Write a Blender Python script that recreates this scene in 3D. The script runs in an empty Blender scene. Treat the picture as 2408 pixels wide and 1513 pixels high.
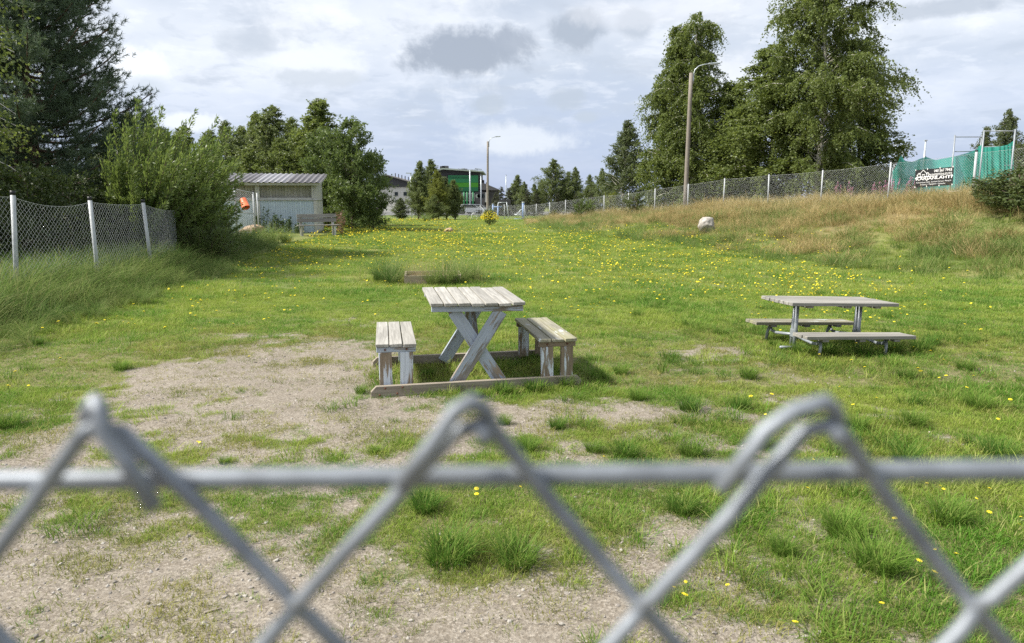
import bpy, bmesh, math, random
import numpy as np
from mathutils import Vector, Matrix

random.seed(7)
RNG = np.random.default_rng(11)
C = bpy.context.scene.collection
R = math.radians

# ------------------------------------------------------------------ camera
CAM_H = 1.6
F = 1700.0            # focal length for a frame 2408 wide
PITCH = math.atan((756.5 - 480.0) / F)
cam_d = bpy.data.cameras.new('camera')
cam_d.sensor_width = 36.0
cam_d.lens = 36.0 * F / 2408.0
cam_d.clip_start = 0.02
cam_d.clip_end = 2000
cam_d.dof.use_dof = True
cam_d.dof.focus_distance = 7.5
cam_d.dof.aperture_fstop = cam_d.lens / 3.1
cam = bpy.data.objects.new('camera', cam_d)
cam.location = (0, 0, CAM_H)
cam.rotation_euler = (math.pi / 2 - PITCH, 0, 0)
C.objects.link(cam)
bpy.context.scene.camera = cam

SUN_AZ = R(-100)       # measured from +Y towards +X
SUN_EL = R(48)
S = Vector((math.sin(SUN_AZ) * math.cos(SUN_EL), math.cos(SUN_AZ) * math.cos(SUN_EL), math.sin(SUN_EL)))

def ray(px, py):
    """direction through a pixel of a 2408x1513 view of the place"""
    a = (px - 1204.0) / F
    b = -(py - 756.5) / F
    c, s = math.cos(PITCH), math.sin(PITCH)
    return np.array([a, c + b * s, -s + b * c])

def at(px, py, Y):
    d = ray(px, py)
    k = Y / d[1]
    return Vector((d[0] * k, Y, CAM_H + d[2] * k))

# ------------------------------------------------------------------ world
def build_world():
    w = bpy.data.worlds.new('World')
    bpy.context.scene.world = w
    w.use_nodes = True
    nt = w.node_tree
    nt.nodes.clear()
    N, L = nt.nodes.new, nt.links.new
    out = N('ShaderNodeOutputWorld')
    sky = N('ShaderNodeTexSky')
    sky.sky_type = 'NISHITA'
    sky.sun_disc = False
    sky.sun_elevation = SUN_EL
    sky.sun_rotation = SUN_AZ
    bg1 = N('ShaderNodeBackground'); bg1.inputs[1].default_value = 0.09
    L(sky.outputs[0], bg1.inputs[0])
    tc = N('ShaderNodeTexCoord')
    D = tc.outputs['Generated']
    def math_(op, a, b=None, c=None, clamp=False):
        n = N('ShaderNodeMath'); n.operation = op; n.use_clamp = clamp
        for i, v in enumerate((a, b, c)):
            if v is None: continue
            if isinstance(v, (int, float)): n.inputs[i].default_value = v
            else: L(v, n.inputs[i])
        return n.outputs[0]
    def smooth(x, lo, hi, o0=0.0, o1=1.0):
        n = N('ShaderNodeMapRange'); n.interpolation_type = 'SMOOTHSTEP'
        L(x, n.inputs[0]); n.inputs[1].default_value = lo; n.inputs[2].default_value = hi
        n.inputs[3].default_value = o0; n.inputs[4].default_value = o1
        return n.outputs[0]
    def mix(f, a, b):
        n = N('ShaderNodeMix'); n.data_type = 'RGBA'
        if isinstance(f, float): n.inputs[0].default_value = f
        else: L(f, n.inputs[0])
        for i, v in ((6, a), (7, b)):
            if isinstance(v, tuple): n.inputs[i].default_value = (*v, 1)
            else: L(v, n.inputs[i])
        return n.outputs[2]
    sx = N('ShaderNodeSeparateXYZ'); L(D, sx.inputs[0])
    z = math_('MAXIMUM', sx.outputs[2], 0.0)
    zz = math_('ADD', z, 0.16)
    cx = math_('DIVIDE', sx.outputs[0], zz)
    cy = math_('DIVIDE', sx.outputs[1], zz)
    cv = N('ShaderNodeCombineXYZ'); L(cx, cv.inputs[0]); L(cy, cv.inputs[1])
    def noise(vec, scale, detail=5, rough=0.55, dist=0.0, off=(0, 0, 0)):
        m = N('ShaderNodeMapping'); L(vec, m.inputs[0]); m.inputs[1].default_value = off
        n = N('ShaderNodeTexNoise'); L(m.outputs[0], n.inputs[0])
        n.inputs['Scale'].default_value = scale; n.inputs['Detail'].default_value = detail
        n.inputs['Roughness'].default_value = rough; n.inputs['Distortion'].default_value = dist
        return n.outputs[0]
    n1 = noise(cv.outputs[0], 0.75, 5, 0.55, 0.3, (3.1, 1.2, 0))
    n2 = noise(cv.outputs[0], 2.4, 6, 0.6, 0.2, (0.3, 5.2, 0))
    n3 = noise(D, 9.0, 6, 0.62, 0.1, (2, 1, 4))
    # a high, even cloud sheet with soft grey folds
    sheet = mix(smooth(n1, 0.36, 0.64), (0.415, 0.46, 0.535), (0.62, 0.645, 0.69))
    sheet = mix(smooth(n2, 0.50, 0.68, 0.0, 0.75), sheet, (0.40, 0.435, 0.495))
    sheet = mix(smooth(n3, 0.52, 0.70, 0.0, 0.55), sheet, (0.70, 0.715, 0.74))
    n4 = noise(cv.outputs[0], 5.5, 8, 0.62, 0.3, (4.3, 0.2, 0))
    sheet = mix(smooth(n4, 0.50, 0.66, 0.0, 0.4), sheet, (0.72, 0.735, 0.76))
    sheet = mix(smooth(n4, 0.32, 0.46, 0.35, 0.0), sheet, (0.37, 0.41, 0.48))
    # air and rain cloud low over the horizon: bluer and darker
    lowz = math_('ADD', z, math_('MULTIPLY', math_('SUBTRACT', n2, 0.5), 0.10))
    sheet = mix(smooth(lowz, 0.0, 0.21, 0.95, 0.0), sheet, (0.31, 0.37, 0.525))
    col = sheet
    # single cumulus: where each stands in the sky, its size, how dark its base is
    c, s = math.cos(PITCH), math.sin(PITCH)
    blobs = [  # px, py, rx, ry (frame units), colour, strength
        (1105, 135, 178, 62, (0.285, 0.315, 0.37), 1.0),
        (1200, 110, 75, 50, (0.285, 0.315, 0.37), 0.9),
        (1352, 62, 82, 50, (0.30, 0.335, 0.39), 0.9),
        (1495, 45, 50, 48, (0.36, 0.395, 0.45), 0.7),
        (1145, 242, 44, 26, (0.36, 0.40, 0.46), 0.75),
        (1335, 236, 52, 36, (0.36, 0.40, 0.46), 0.7),
        (1375, 275, 40, 18, (0.38, 0.42, 0.48), 0.6),
        (335, 165, 82, 58, (0.78, 0.79, 0.81), 0.85),
        (345, 195, 66, 42, (0.44, 0.48, 0.54), 0.7),
        (430, 288, 80, 26, (0.70, 0.72, 0.75), 0.7),
        (735, 150, 120, 48, (0.66, 0.68, 0.71), 0.8),
        (720, 182, 130, 28, (0.42, 0.455, 0.51), 0.7),
        (580, 100, 90, 40, (0.43, 0.465, 0.52), 0.55),
        (1240, 330, 190, 40, (0.60, 0.63, 0.68), 0.7),
        (2230, 20, 150, 30, (0.34, 0.375, 0.43), 0.7),
        (1500, 25, 220, 40, (0.66, 0.67, 0.70), 0.4),
        (1720, 180, 120, 60, (0.68, 0.69, 0.72), 0.6),
    ]
    nz = noise(D, 11.0, 9, 0.66, 0.2, (1.7, 0.9, 2.0))
    ragged = math_('MULTIPLY', math_('SUBTRACT', nz, 0.5), 2.6)
    for i, (px, py, rx, ry, cc, k) in enumerate(blobs):
        d = Vector(ray(px, py)).normalized()
        rt = Vector((d.y, -d.x, 0)).normalized()
        up = rt.cross(d).normalized()
        def dot(v):
            n = N('ShaderNodeVectorMath'); n.operation = 'DOT_PRODUCT'
            L(D, n.inputs[0]); n.inputs[1].default_value = v
            return n.outputs['Value']
        q = max(0.2, d.dot(Vector((0, c, -s))))
        a = math_('DIVIDE', dot(rt), rx / F * q)
        b = math_('DIVIDE', dot(up), ry / F * q)
        r = math_('SQRT', math_('ADD', math_('MULTIPLY', a, a), math_('MULTIPLY', b, b)))
        r = math_('ADD', r, ragged)
        front = math_('GREATER_THAN', dot(d), 0.3)
        m = math_('MULTIPLY', smooth(r, 0.45, 1.05, k, 0.0), front)
        col = mix(m, col, cc)
    bg2 = N('ShaderNodeBackground'); bg2.inputs[1].default_value = 0.70
    L(col, bg2.inputs[0])
    ms = N('ShaderNodeMixShader'); ms.inputs[0].default_value = 0.9
    L(bg1.outputs[0], ms.inputs[1]); L(bg2.outputs[0], ms.inputs[2])
    L(ms.outputs[0], out.inputs[0])
build_world()
bpy.context.scene.world.cycles.sampling_method = 'MANUAL'
bpy.context.scene.world.cycles.sample_map_resolution = 512

sun_d = bpy.data.lights.new('sun', 'SUN')
sun_d.energy = 3.6
sun_d.angle = R(5.0)
sun_d.color = (1.0, 0.95, 0.86)
sun = bpy.data.objects.new('sun', sun_d)
sun.rotation_euler = (-S).to_track_quat('-Z', 'Y').to_euler()
C.objects.link(sun)

vs = bpy.context.scene.view_settings
vs.view_transform = 'Standard'
vs.look = 'None'
vs.exposure = 1.16
vs.gamma = 1.0
bpy.context.scene.cycles.max_bounces = 5
bpy.context.scene.cycles.diffuse_bounces = 3
bpy.context.scene.cycles.transparent_max_bounces = 12
bpy.context.scene.cycles.use_denoising = False      # blades and leaves stay crisp

# ------------------------------------------------------------------ numbers: noise, terrain
_H = np.random.default_rng(5).random((256, 256))
def vnoise(x, y, scale):
    x = np.asarray(x, float) * scale + 1000.0
    y = np.asarray(y, float) * scale + 1000.0
    xi = np.floor(x).astype(int); yi = np.floor(y).astype(int)
    fx = x - xi; fy = y - yi
    fx = fx * fx * (3 - 2 * fx); fy = fy * fy * (3 - 2 * fy)
    g = lambda a, b: _H[a & 255, b & 255]
    return (g(xi, yi) * (1 - fx) + g(xi + 1, yi) * fx) * (1 - fy) + (g(xi, yi + 1) * (1 - fx) + g(xi + 1, yi + 1) * fx) * fy
def fbm(x, y, scale, o=4):
    v = 0; a = 0.5; t = 0
    for i in range(o):
        v = v + a * vnoise(np.asarray(x) + 17.3 * i, np.asarray(y) - 9.1 * i, scale * 2 ** i); t += a; a *= 0.5
    return v / t
def sst(lo, hi, x):
    t = np.clip((np.asarray(x, float) - lo) / (hi - lo), 0, 1)
    return t * t * (3 - 2 * t)

# the wire fence on the bank: distance, frame column, top row of each post as read off the picture
RP_Y = [23.8, 26.9, 30.0, 33.2, 36.3, 39.4, 42.6, 45.8, 49.0, 52.2, 55.5, 58.8, 62.0, 65.2]
RP_PX = [2297, 2095, 1935, 1809, 1704, 1619, 1541, 1478, 1421, 1372, 1330, 1293, 1261, 1233]
RP_TOP = [358, 382, 401, 411, 420, 433, 444, 454, 460, 465.5, 471, 476, 480, 483]
RPOST = []
for Y, px, ty in zip(RP_Y, RP_PX, RP_TOP):
    t = at(px, ty, Y)
    RPOST.append((t.x, Y, t.z))
RPOST.insert(0, (16.42, 20.65, 3.46))
RPOST.insert(0, (17.55, 17.5, 3.55))
FE = np.array([-0.327, 0.945]); FN = np.array([-0.945, -0.327]); FP0 = np.array([RPOST[2][0], RPOST[2][1]])
_fs = [float(np.dot(np.array(p[:2]) - FP0, FE)) for p in RPOST]
_fz = [p[2] - 1.5 for p in RPOST]
def zt(x, y):
    x = np.asarray(x, float); y = np.asarray(y, float)
    base = 0.30 * sst(14, 42, y) * (1 - 0.9 * sst(56, 76, y))
    base = base + 0.16 * (1 - sst(-8.5, -5.0, x)) * sst(4, 9, y) * (1 - sst(20, 30, y))
    base = base + 0.22 * np.exp(-(((x + 10.5) / 5.5) ** 2 + ((y - 31) / 6.5) ** 2))
    dx = x - FP0[0]; dy = y - FP0[1]
    s = dx * FE[0] + dy * FE[1]; q = dx * FN[0] + dy * FN[1]
    zf = np.interp(s, _fs + [_fs[-1] + 12], _fz + [0.05])
    w = 8.2 - 3.5 * sst(8, 40, s)
    bl = 1 - sst(0.0, 1.0, (q + 0.6) / (w + 0.6))
    bl = bl * (0.86 + 0.28 * vnoise(x, y, 0.45))
    z = base + np.maximum(zf - base, 0) * np.minimum(bl, 1.0)
    z = z + 0.035 * (fbm(x, y, 0.9, 3) - 0.5) * sst(1.0, 6.0, y) + 0.012 * (vnoise(x, y, 3.1) - 0.5)
    return z
def Z(x, y): return float(zt(x, y))
def ground(px, py):
    d = ray(px, py)
    k = np.linspace(0.5, 140, 6000)
    h = CAM_H + d[2] * k - zt(d[0] * k, d[1] * k)
    i = np.argmax(h < 0)
    if h[i] >= 0: return None
    kk = k[i - 1] + (k[i] - k[i - 1]) * h[i - 1] / (h[i - 1] - h[i] + 1e-9)
    return Vector((d[0] * kk, d[1] * kk, Z(d[0] * kk, d[1] * kk)))
def project(x, y, z):
    x = np.asarray(x, float); y = np.asarray(y, float); zz = np.asarray(z, float) - CAM_H
    c, s = math.cos(PITCH), math.sin(PITCH)
    dep = np.maximum(y * c - zz * s, 1e-3)
    up = y * s + zz * c
    return 1204 + F * x / dep, 756.5 - F * up / dep

# how much of the soil is grown over: worn ground round the table and along the near fence
COV_X = np.arange(0, 2401, 200)
COV_Y = np.array([700, 770, 830, 880, 930, 980, 1030, 1080, 1150, 1250, 1350, 1450, 1560])
COV = np.array([[int(ch) for ch in row] for row in (
    '9999999999999', '9998588889999', '9962368855898', '9721199967898', '9411167766788', '6332122234577',
    '2334434545677', '3443456666778', '3555477777788', '3545476666789', '2223333444678', '3322222334459', '3322222334459')]) / 9.0
def grown(x, y):
    px, py = project(x, y, 0 * np.asarray(x) + 0.0)
    px = np.clip(px, 0, 2399.9); pyc = np.clip(py, 700, 1559)
    j = np.clip(np.searchsorted(COV_Y, pyc) - 1, 0, len(COV_Y) - 2)
    fy = (pyc - COV_Y[j]) / (COV_Y[j + 1] - COV_Y[j])
    i = np.clip((px / 200).astype(int), 0, 11); fx = px / 200 - i
    v = (COV[j, i] * (1 - fx) + COV[j, i + 1] * fx) * (1 - fy) + (COV[j + 1, i] * (1 - fx) + COV[j + 1, i + 1] * fx) * fy
    n = 0.50 * fbm(x, y, 2.6, 3) + 0.28 * vnoise(x, y, 8.0) + 0.22 * vnoise(y, x, 19.0)
    v = v * 1.02
    return np.clip(sst(-0.2, 0.2, v - 0.06 - (n - 0.18) * 1.35), 0, 1)
def bank_q(x, y):
    dx = np.asarray(x) - FP0[0]; dy = np.asarray(y) - FP0[1]
    return dx * FE[0] + dy * FE[1], dx * FN[0] + dy * FN[1]
def dryness(x, y):
    s, q = bank_q(x, y)
    a = (1 - sst(2.4, 6.0, q + 3.0 * (fbm(x, y, 0.5, 3) - 0.5) * 2)) * (1 - sst(24, 38, s))
    return a

# ------------------------------------------------------------------ helpers
def tag(o, label=None, cat=None, group=None, kind=None):
    if label: o['label'] = label
    if cat: o['category'] = cat
    if group: o['group'] = group
    if kind: o['kind'] = kind
    return o
def link(name, me, mat=None, parent=None, mw=None):
    o = bpy.data.objects.new(name, me)
    C.objects.link(o)
    if mat is not None and not me.materials: me.materials.append(mat)
    if parent is not None: o.parent = parent
    if mw is not None: o.matrix_basis = mw
    return o
def thing(name, label, cat, loc, rz=0.0, group=None, rot=None):
    o = bpy.data.objects.new(name, None)
    C.objects.link(o)
    o.empty_display_size = 0.2
    o.location = loc
    o.rotation_euler = rot if rot else (0, 0, rz)
    return tag(o, label, cat, group)
def mesh_np(name, V, Fa, tint=None, smooth=False, mat_idx=None):
    """V (n,3); Fa (m,k) all of one size"""
    V = np.ascontiguousarray(V, dtype=np.float32); Fa = np.ascontiguousarray(Fa, dtype=np.int32)
    me = bpy.data.meshes.new(name)
    m, k = Fa.shape
    me.vertices.add(len(V)); me.vertices.foreach_set('co', V.ravel())
    me.loops.add(m * k); me.loops.foreach_set('vertex_index', Fa.ravel())
    me.polygons.add(m)
    me.polygons.foreach_set('loop_start', np.arange(0, m * k, k, dtype=np.int32))
    me.polygons.foreach_set('loop_total', np.full(m, k, dtype=np.int32))
    if smooth: me.polygons.foreach_set('use_smooth', np.ones(m, dtype=bool))
    if mat_idx is not None: me.polygons.foreach_set('material_index', np.asarray(mat_idx, dtype=np.int32))
    me.update(calc_edges=True)
    if tint is not None:
        a = me.attributes.new('tint', 'FLOAT', 'POINT'); a.data.foreach_set('value', np.ascontiguousarray(tint, dtype=np.float32))
    return me
def tube(path, rad, n=6, cap=True):
    """V, F arrays (quads) of a tube along path; rad scalar or list"""
    P = np.array([tuple(p) for p in path], float)
    m = len(P)
    rad = np.broadcast_to(np.asarray(rad, float), (m,))
    T = np.gradient(P, axis=0)
    T /= np.linalg.norm(T, axis=1)[:, None] + 1e-12
    ref = np.array([0, 0, 1.0]) if abs(T[0][2]) < 0.9 else np.array([1.0, 0, 0])
    A = np.zeros_like(P); a = ref
    for i in range(m):
        a = a - T[i] * np.dot(a, T[i]); nn = np.linalg.norm(a)
        if nn < 1e-6:
            a = np.cross(T[i], [0.3, 0.5, 0.8]); nn = np.linalg.norm(a)
        a = a / nn; A[i] = a
    B = np.cross(T, A)
    ang = np.arange(n) * 2 * math.pi / n
    V = P[:, None, :] + rad[:, None, None] * (A[:, None, :] * np.cos(ang)[None, :, None] + B[:, None, :] * np.sin(ang)[None, :, None])
    V = V.reshape(-1, 3)
    i = np.arange(m - 1)[:, None]; j = np.arange(n)[None, :]
    Fq = np.stack([i * n + j, i * n + (j + 1) % n, (i + 1) * n + (j + 1) % n, (i + 1) * n + j], -1).reshape(-1, 4)
    if cap:
        for base, cpt in ((0, P[0]), ((m - 1) * n, P[-1])):
            ci = len(V); V = np.vstack([V, cpt])
            for jj in range(n):
                a_, b_ = base + jj, base + (jj + 1) % n
                Fq = np.vstack([Fq, [a_, b_, ci, ci]])
    return V, Fq
def clean(me):
    bm = bmesh.new(); bm.from_mesh(me)
    bmesh.ops.dissolve_degenerate(bm, dist=1e-7, edges=bm.edges)
    bmesh.ops.recalc_face_normals(bm, faces=bm.faces)
    bm.to_mesh(me); bm.free()
    return me
def tube_mesh(name, path, rad, n=8, smooth=True):
    V, Fq = tube(path, rad, n)
    bm = bmesh.new()
    vs_ = [bm.verts.new(v) for v in V]
    for f in Fq:
        ids = list(dict.fromkeys(f.tolist()))
        if len(ids) > 2:
            fa = bm.faces.new([vs_[i] for i in ids]); fa.smooth = smooth
    bmesh.ops.recalc_face_normals(bm, faces=bm.faces)
    me = bpy.data.meshes.new(name); bm.to_mesh(me); bm.free()
    return me
def pipe(name, path, rad, mat, parent=None, n=8):
    return link(name, tube_mesh(name, path, rad, n), mat, parent)
def merge_tubes(paths, rads, n=4, cap=False):
    Vs, Fs, o = [], [], 0
    for p, r in zip(paths, rads):
        V, f = tube(p, r, n, cap); Vs.append(V); Fs.append(f + o); o += len(V)
    return np.vstack(Vs), np.vstack(Fs)
def box_mesh(name, sx, sy, sz, bev=0.004, wob=0.0, seed=0):
    bm = bmesh.new()
    bmesh.ops.create_cube(bm, size=1)
    bmesh.ops.scale(bm, vec=(sx, sy, sz), verts=bm.verts)
    if wob:
        rr = random.Random(seed)
        for v in bm.verts: v.co += Vector([rr.uniform(-wob, wob) for _ in range(3)])
    if bev: bmesh.ops.bevel(bm, geom=list(bm.edges), offset=bev, segments=1, affect='EDGES', profile=0.5)
    me = bpy.data.meshes.new(name); bm.to_mesh(me); bm.free()
    return me
_boxes = {}
def box(name, c, size, mat, parent=None, rot=(0, 0, 0), bev=0.004, wob=0.0, seed=0):
    key = (tuple(round(v, 4) for v in size), bev, wob, seed, mat.name)
    me = _boxes.get(key)
    if me is None:
        me = _boxes[key] = box_mesh(name, *size, bev, wob, seed)
    o = link(name, me, mat, parent)
    o.location = c; o.rotation_euler = rot
    return o
def board(name, p0, p1, w, t, mat, parent=None, up=(0, 0, 1), bev=0.003, wob=0.0, seed=0):
    """a board from p0 to p1; grain runs along local X, width along local Y, thickness along up"""
    p0, p1 = Vector(p0), Vector(p1)
    x = (p1 - p0); L = x.length; x.normalize()
    z = Vector(up); z = (z - x * z.dot(x)).normalized(); y = z.cross(x)
    key = (round(L, 4), round(w, 4), round(t, 4), bev, wob, seed, mat.name)
    me = _boxes.get(key)
    if me is None: me = _boxes[key] = box_mesh(name, L, w, t, bev, wob, seed)
    o = link(name, me, mat, parent)
    M = Matrix((x, y, z)).transposed().to_4x4(); M.translation = (p0 + p1) / 2
    o.matrix_basis = M
    return o

# ------------------------------------------------------------------ materials
def newmat(name):
    m = bpy.data.materials.new(name); m.use_nodes = True
    nt = m.node_tree; nt.nodes.clear()
    return m, nt, nt.nodes.new, nt.links.new
def nd_noise(N, L, vec, scale, detail=4, rough=0.55, dist=0):
    n = N('ShaderNodeTexNoise')
    if vec is not None: L(vec, n.inputs[0])
    n.inputs['Scale'].default_value = scale; n.inputs['Detail'].default_value = detail
    n.inputs['Roughness'].default_value = rough; n.inputs['Distortion'].default_value = dist
    return n.outputs[0]
def nd_mix(N, L, f, a, b):
    n = N('ShaderNodeMix'); n.data_type = 'RGBA'
    if isinstance(f, (int, float)): n.inputs[0].default_value = f
    else: L(f, n.inputs[0])
    for i, v in ((6, a), (7, b)):
        if isinstance(v, tuple): n.inputs[i].default_value = (*v[:3], 1)
        else: L(v, n.inputs[i])
    return n.outputs[2]
def nd_range(N, L, v, a, b, c=0.0, d=1.0):
    n = N('ShaderNodeMapRange'); n.interpolation_type = 'SMOOTHSTEP'
    L(v, n.inputs[0])
    for i, q in enumerate((a, b, c, d)): n.inputs[i + 1].default_value = q
    return n.outputs[0]
def nd_map(N, L, vec, scale=(1, 1, 1), off=None):
    m = N('ShaderNodeMapping'); L(vec, m.inputs[0]); m.inputs[3].default_value = scale
    if off is not None: L(off, m.inputs[1])
    return m.outputs[0]

def plain(name, col, rough=0.6, metal=0.0, var=0.12, scale=6.0, bump=0.0, spec=0.4):
    m, nt, N, L = newmat(name)
    o = N('ShaderNodeOutputMaterial'); p = N('ShaderNodeBsdfPrincipled')
    tc = N('ShaderNodeTexCoord'); oi = N('ShaderNodeObjectInfo')
    n = nd_noise(N, L, tc.outputs['Object'], scale, 5, 0.6)
    c = nd_mix(N, L, nd_range(N, L, n, 0.3, 0.7), tuple(v * (1 - var) for v in col), tuple(min(1, v * (1 + var)) for v in col))
    L(c, p.inputs['Base Color'])
    p.inputs['Roughness'].default_value = rough; p.inputs['Metallic'].default_value = metal
    p.inputs['Specular IOR Level'].default_value = spec
    if bump:
        b = N('ShaderNodeBump'); b.inputs[0].default_value = bump; b.inputs[1].default_value = 0.02
        L(n, b.inputs['Height']); L(b.outputs[0], p.inputs['Normal'])
    L(p.outputs[0], o.inputs[0])
    return m

def wood(name, dark, light, paint=None, paint_amt=0.5, warm=None, grain=1.0):
    """weathered timber, grain along the board's own length; flaking paint where given"""
    m, nt, N, L = newmat(name)
    o = N('ShaderNodeOutputMaterial'); p = N('ShaderNodeBsdfPrincipled')
    tc = N('ShaderNodeTexCoord'); oi = N('ShaderNodeObjectInfo')
    cmb = N('ShaderNodeCombineXYZ')
    mm = N('ShaderNodeMath'); mm.operation = 'MULTIPLY'; mm.inputs[1].default_value = 37.0; L(oi.outputs['Random'], mm.inputs[0])
    for i in range(3): L(mm.outputs[0], cmb.inputs[i])
    v1 = nd_map(N, L, tc.outputs['Object'], (2.2 * grain, 46 * grain, 46 * grain), cmb.outputs[0])
    g1 = nd_noise(N, L, v1, 1.0, 6, 0.65, 0.35)
    v2 = nd_map(N, L, tc.outputs['Object'], (1.1, 9, 9), cmb.outputs[0])
    g2 = nd_noise(N, L, v2, 1.0, 5, 0.6, 0.6)
    v3 = nd_map(N, L, tc.outputs['Object'], (5, 120, 120), cmb.outputs[0])
    g3 = nd_noise(N, L, v3, 1.0, 3, 0.6, 0.2)
    c = nd_mix(N, L, nd_range(N, L, g1, 0.3, 0.68), dark, light)
    if warm: c = nd_mix(N, L, nd_range(N, L, g2, 0.42, 0.62, 0.0, 0.8), c, warm)
    c = nd_mix(N, L, nd_range(N, L, g2, 0.3, 0.75, 0.35, 0.0), c, tuple(v * 0.55 for v in dark))
    br = nd_range(N, L, oi.outputs['Random'], 0.0, 1.0, 0.0, 0.5)
    c = nd_mix(N, L, br, c, tuple(v * 0.8 for v in dark))
    c = nd_mix(N, L, nd_range(N, L, g3, 0.66, 0.74, 0.0, 0.75), c, tuple(v * 0.3 for v in dark))
    if paint:
        v4 = nd_map(N, L, tc.outputs['Object'], (3.0, 30, 30), cmb.outputs[0])
        g4 = nd_noise(N, L, v4, 1.0, 6, 0.7, 0.5)
        v5 = nd_map(N, L, tc.outputs['Object'], (2.0, 4, 4), cmb.outputs[0])
        g5 = nd_noise(N, L, v5, 1.0, 2, 0.5, 0.0)
        ad = N('ShaderNodeMath'); ad.operation = 'ADD'; L(g4, ad.inputs[0]); L(g5, ad.inputs[1])
        lo = 1.25 - 0.5 * paint_amt
        mk = nd_range(N, L, ad.outputs[0], lo - 0.03, lo + 0.03)
        pc = nd_mix(N, L, nd_range(N, L, g1, 0.25, 0.7), tuple(v * 0.75 for v in paint), paint)
        c = nd_mix(N, L, mk, c, pc)
    L(c, p.inputs['Base Color'])
    p.inputs['Roughness'].default_value = 0.8; p.inputs['Specular IOR Level'].default_value = 0.25
    b = N('ShaderNodeBump'); b.inputs[0].default_value = 0.6; b.inputs[1].default_value = 0.004
    L(g1, b.inputs['Height']); L(b.outputs[0], p.inputs['Normal'])
    L(p.outputs[0], o.inputs[0])
    return m

def leaf(name, a, b, trans=0.4, rough=0.45, spec=0.35, tcol=None):
    m, nt, N, L = newmat(name)
    o = N('ShaderNodeOutputMaterial'); p = N('ShaderNodeBsdfPrincipled'); t = N('ShaderNodeBsdfTranslucent'); ms = N('ShaderNodeMixShader')
    at_ = N('ShaderNodeAttribute'); at_.attribute_name = 'tint'
    c = nd_mix(N, L, at_.outputs['Fac'], a, b)
    L(c, p.inputs['Base Color'])
    if tcol: t.inputs[0].default_value = (*tcol, 1)
    else:
        c2 = nd_mix(N, L, 0.5, c, (b[0] * 1.3, b[1] * 1.35, b[2] * 0.6)); L(c2, t.inputs[0])
    p.inputs['Roughness'].default_value = rough; p.inputs['Specular IOR Level'].default_value = spec
    ms.inputs[0].default_value = trans
    L(p.outputs[0], ms.inputs[1]); L(t.outputs[0], ms.inputs[2]); L(ms.outputs[0], o.inputs[0])
    return m

def grassmat(name, cols, patch_scale=0.5, trans=0.35, tip=None):
    """blades: colour varies from tuft to tuft and in drifts over the field; pale tips"""
    m, nt, N, L = newmat(name)
    o = N('ShaderNodeOutputMaterial'); p = N('ShaderNodeBsdfPrincipled'); t = N('ShaderNodeBsdfTranslucent'); ms = N('ShaderNodeMixShader')
    oi = N('ShaderNodeObjectInfo')
    n = nd_noise(N, L, oi.outputs['Location'], patch_scale, 4, 0.6)
    at_ = N('ShaderNodeAttribute'); at_.attribute_name = 'tint'
    n_b = nd_noise(N, L, oi.outputs['Location'], patch_scale * 4.5, 3, 0.6)
    n_s = N('ShaderNodeMath'); n_s.operation = 'MULTIPLY_ADD'; L(n_b, n_s.inputs[0]); n_s.inputs[1].default_value = 0.45; L(n, n_s.inputs[2])
    f = nd_range(N, L, n_s.outputs[0], 0.56, 0.86)
    ad = N('ShaderNodeMath'); ad.operation = 'MULTIPLY_ADD'; L(oi.outputs['Random'], ad.inputs[0]); ad.inputs[1].default_value = 0.5
    sb = N('ShaderNodeMath'); sb.operation = 'SUBTRACT'; L(f, sb.inputs[0]); sb.inputs[1].default_value = 0.25
    L(sb.outputs[0], ad.inputs[2]); ad.use_clamp = True
    c = nd_mix(N, L, ad.outputs[0], cols[0], cols[1])
    c = nd_mix(N, L, nd_range(N, L, at_.outputs['Fac'], 0.55, 1.0, 0.0, 0.85), c, cols[2])
    L(c, p.inputs['Base Color']); L(c, t.inputs[0])
    p.inputs['Roughness'].default_value = 0.6; p.inputs['Specular IOR Level'].default_value = 0.12
    ms.inputs[0].default_value = trans
    L(p.outputs[0], ms.inputs[1]); L(t.outputs[0], ms.inputs[2]); L(ms.outputs[0], o.inputs[0])
    return m

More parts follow.
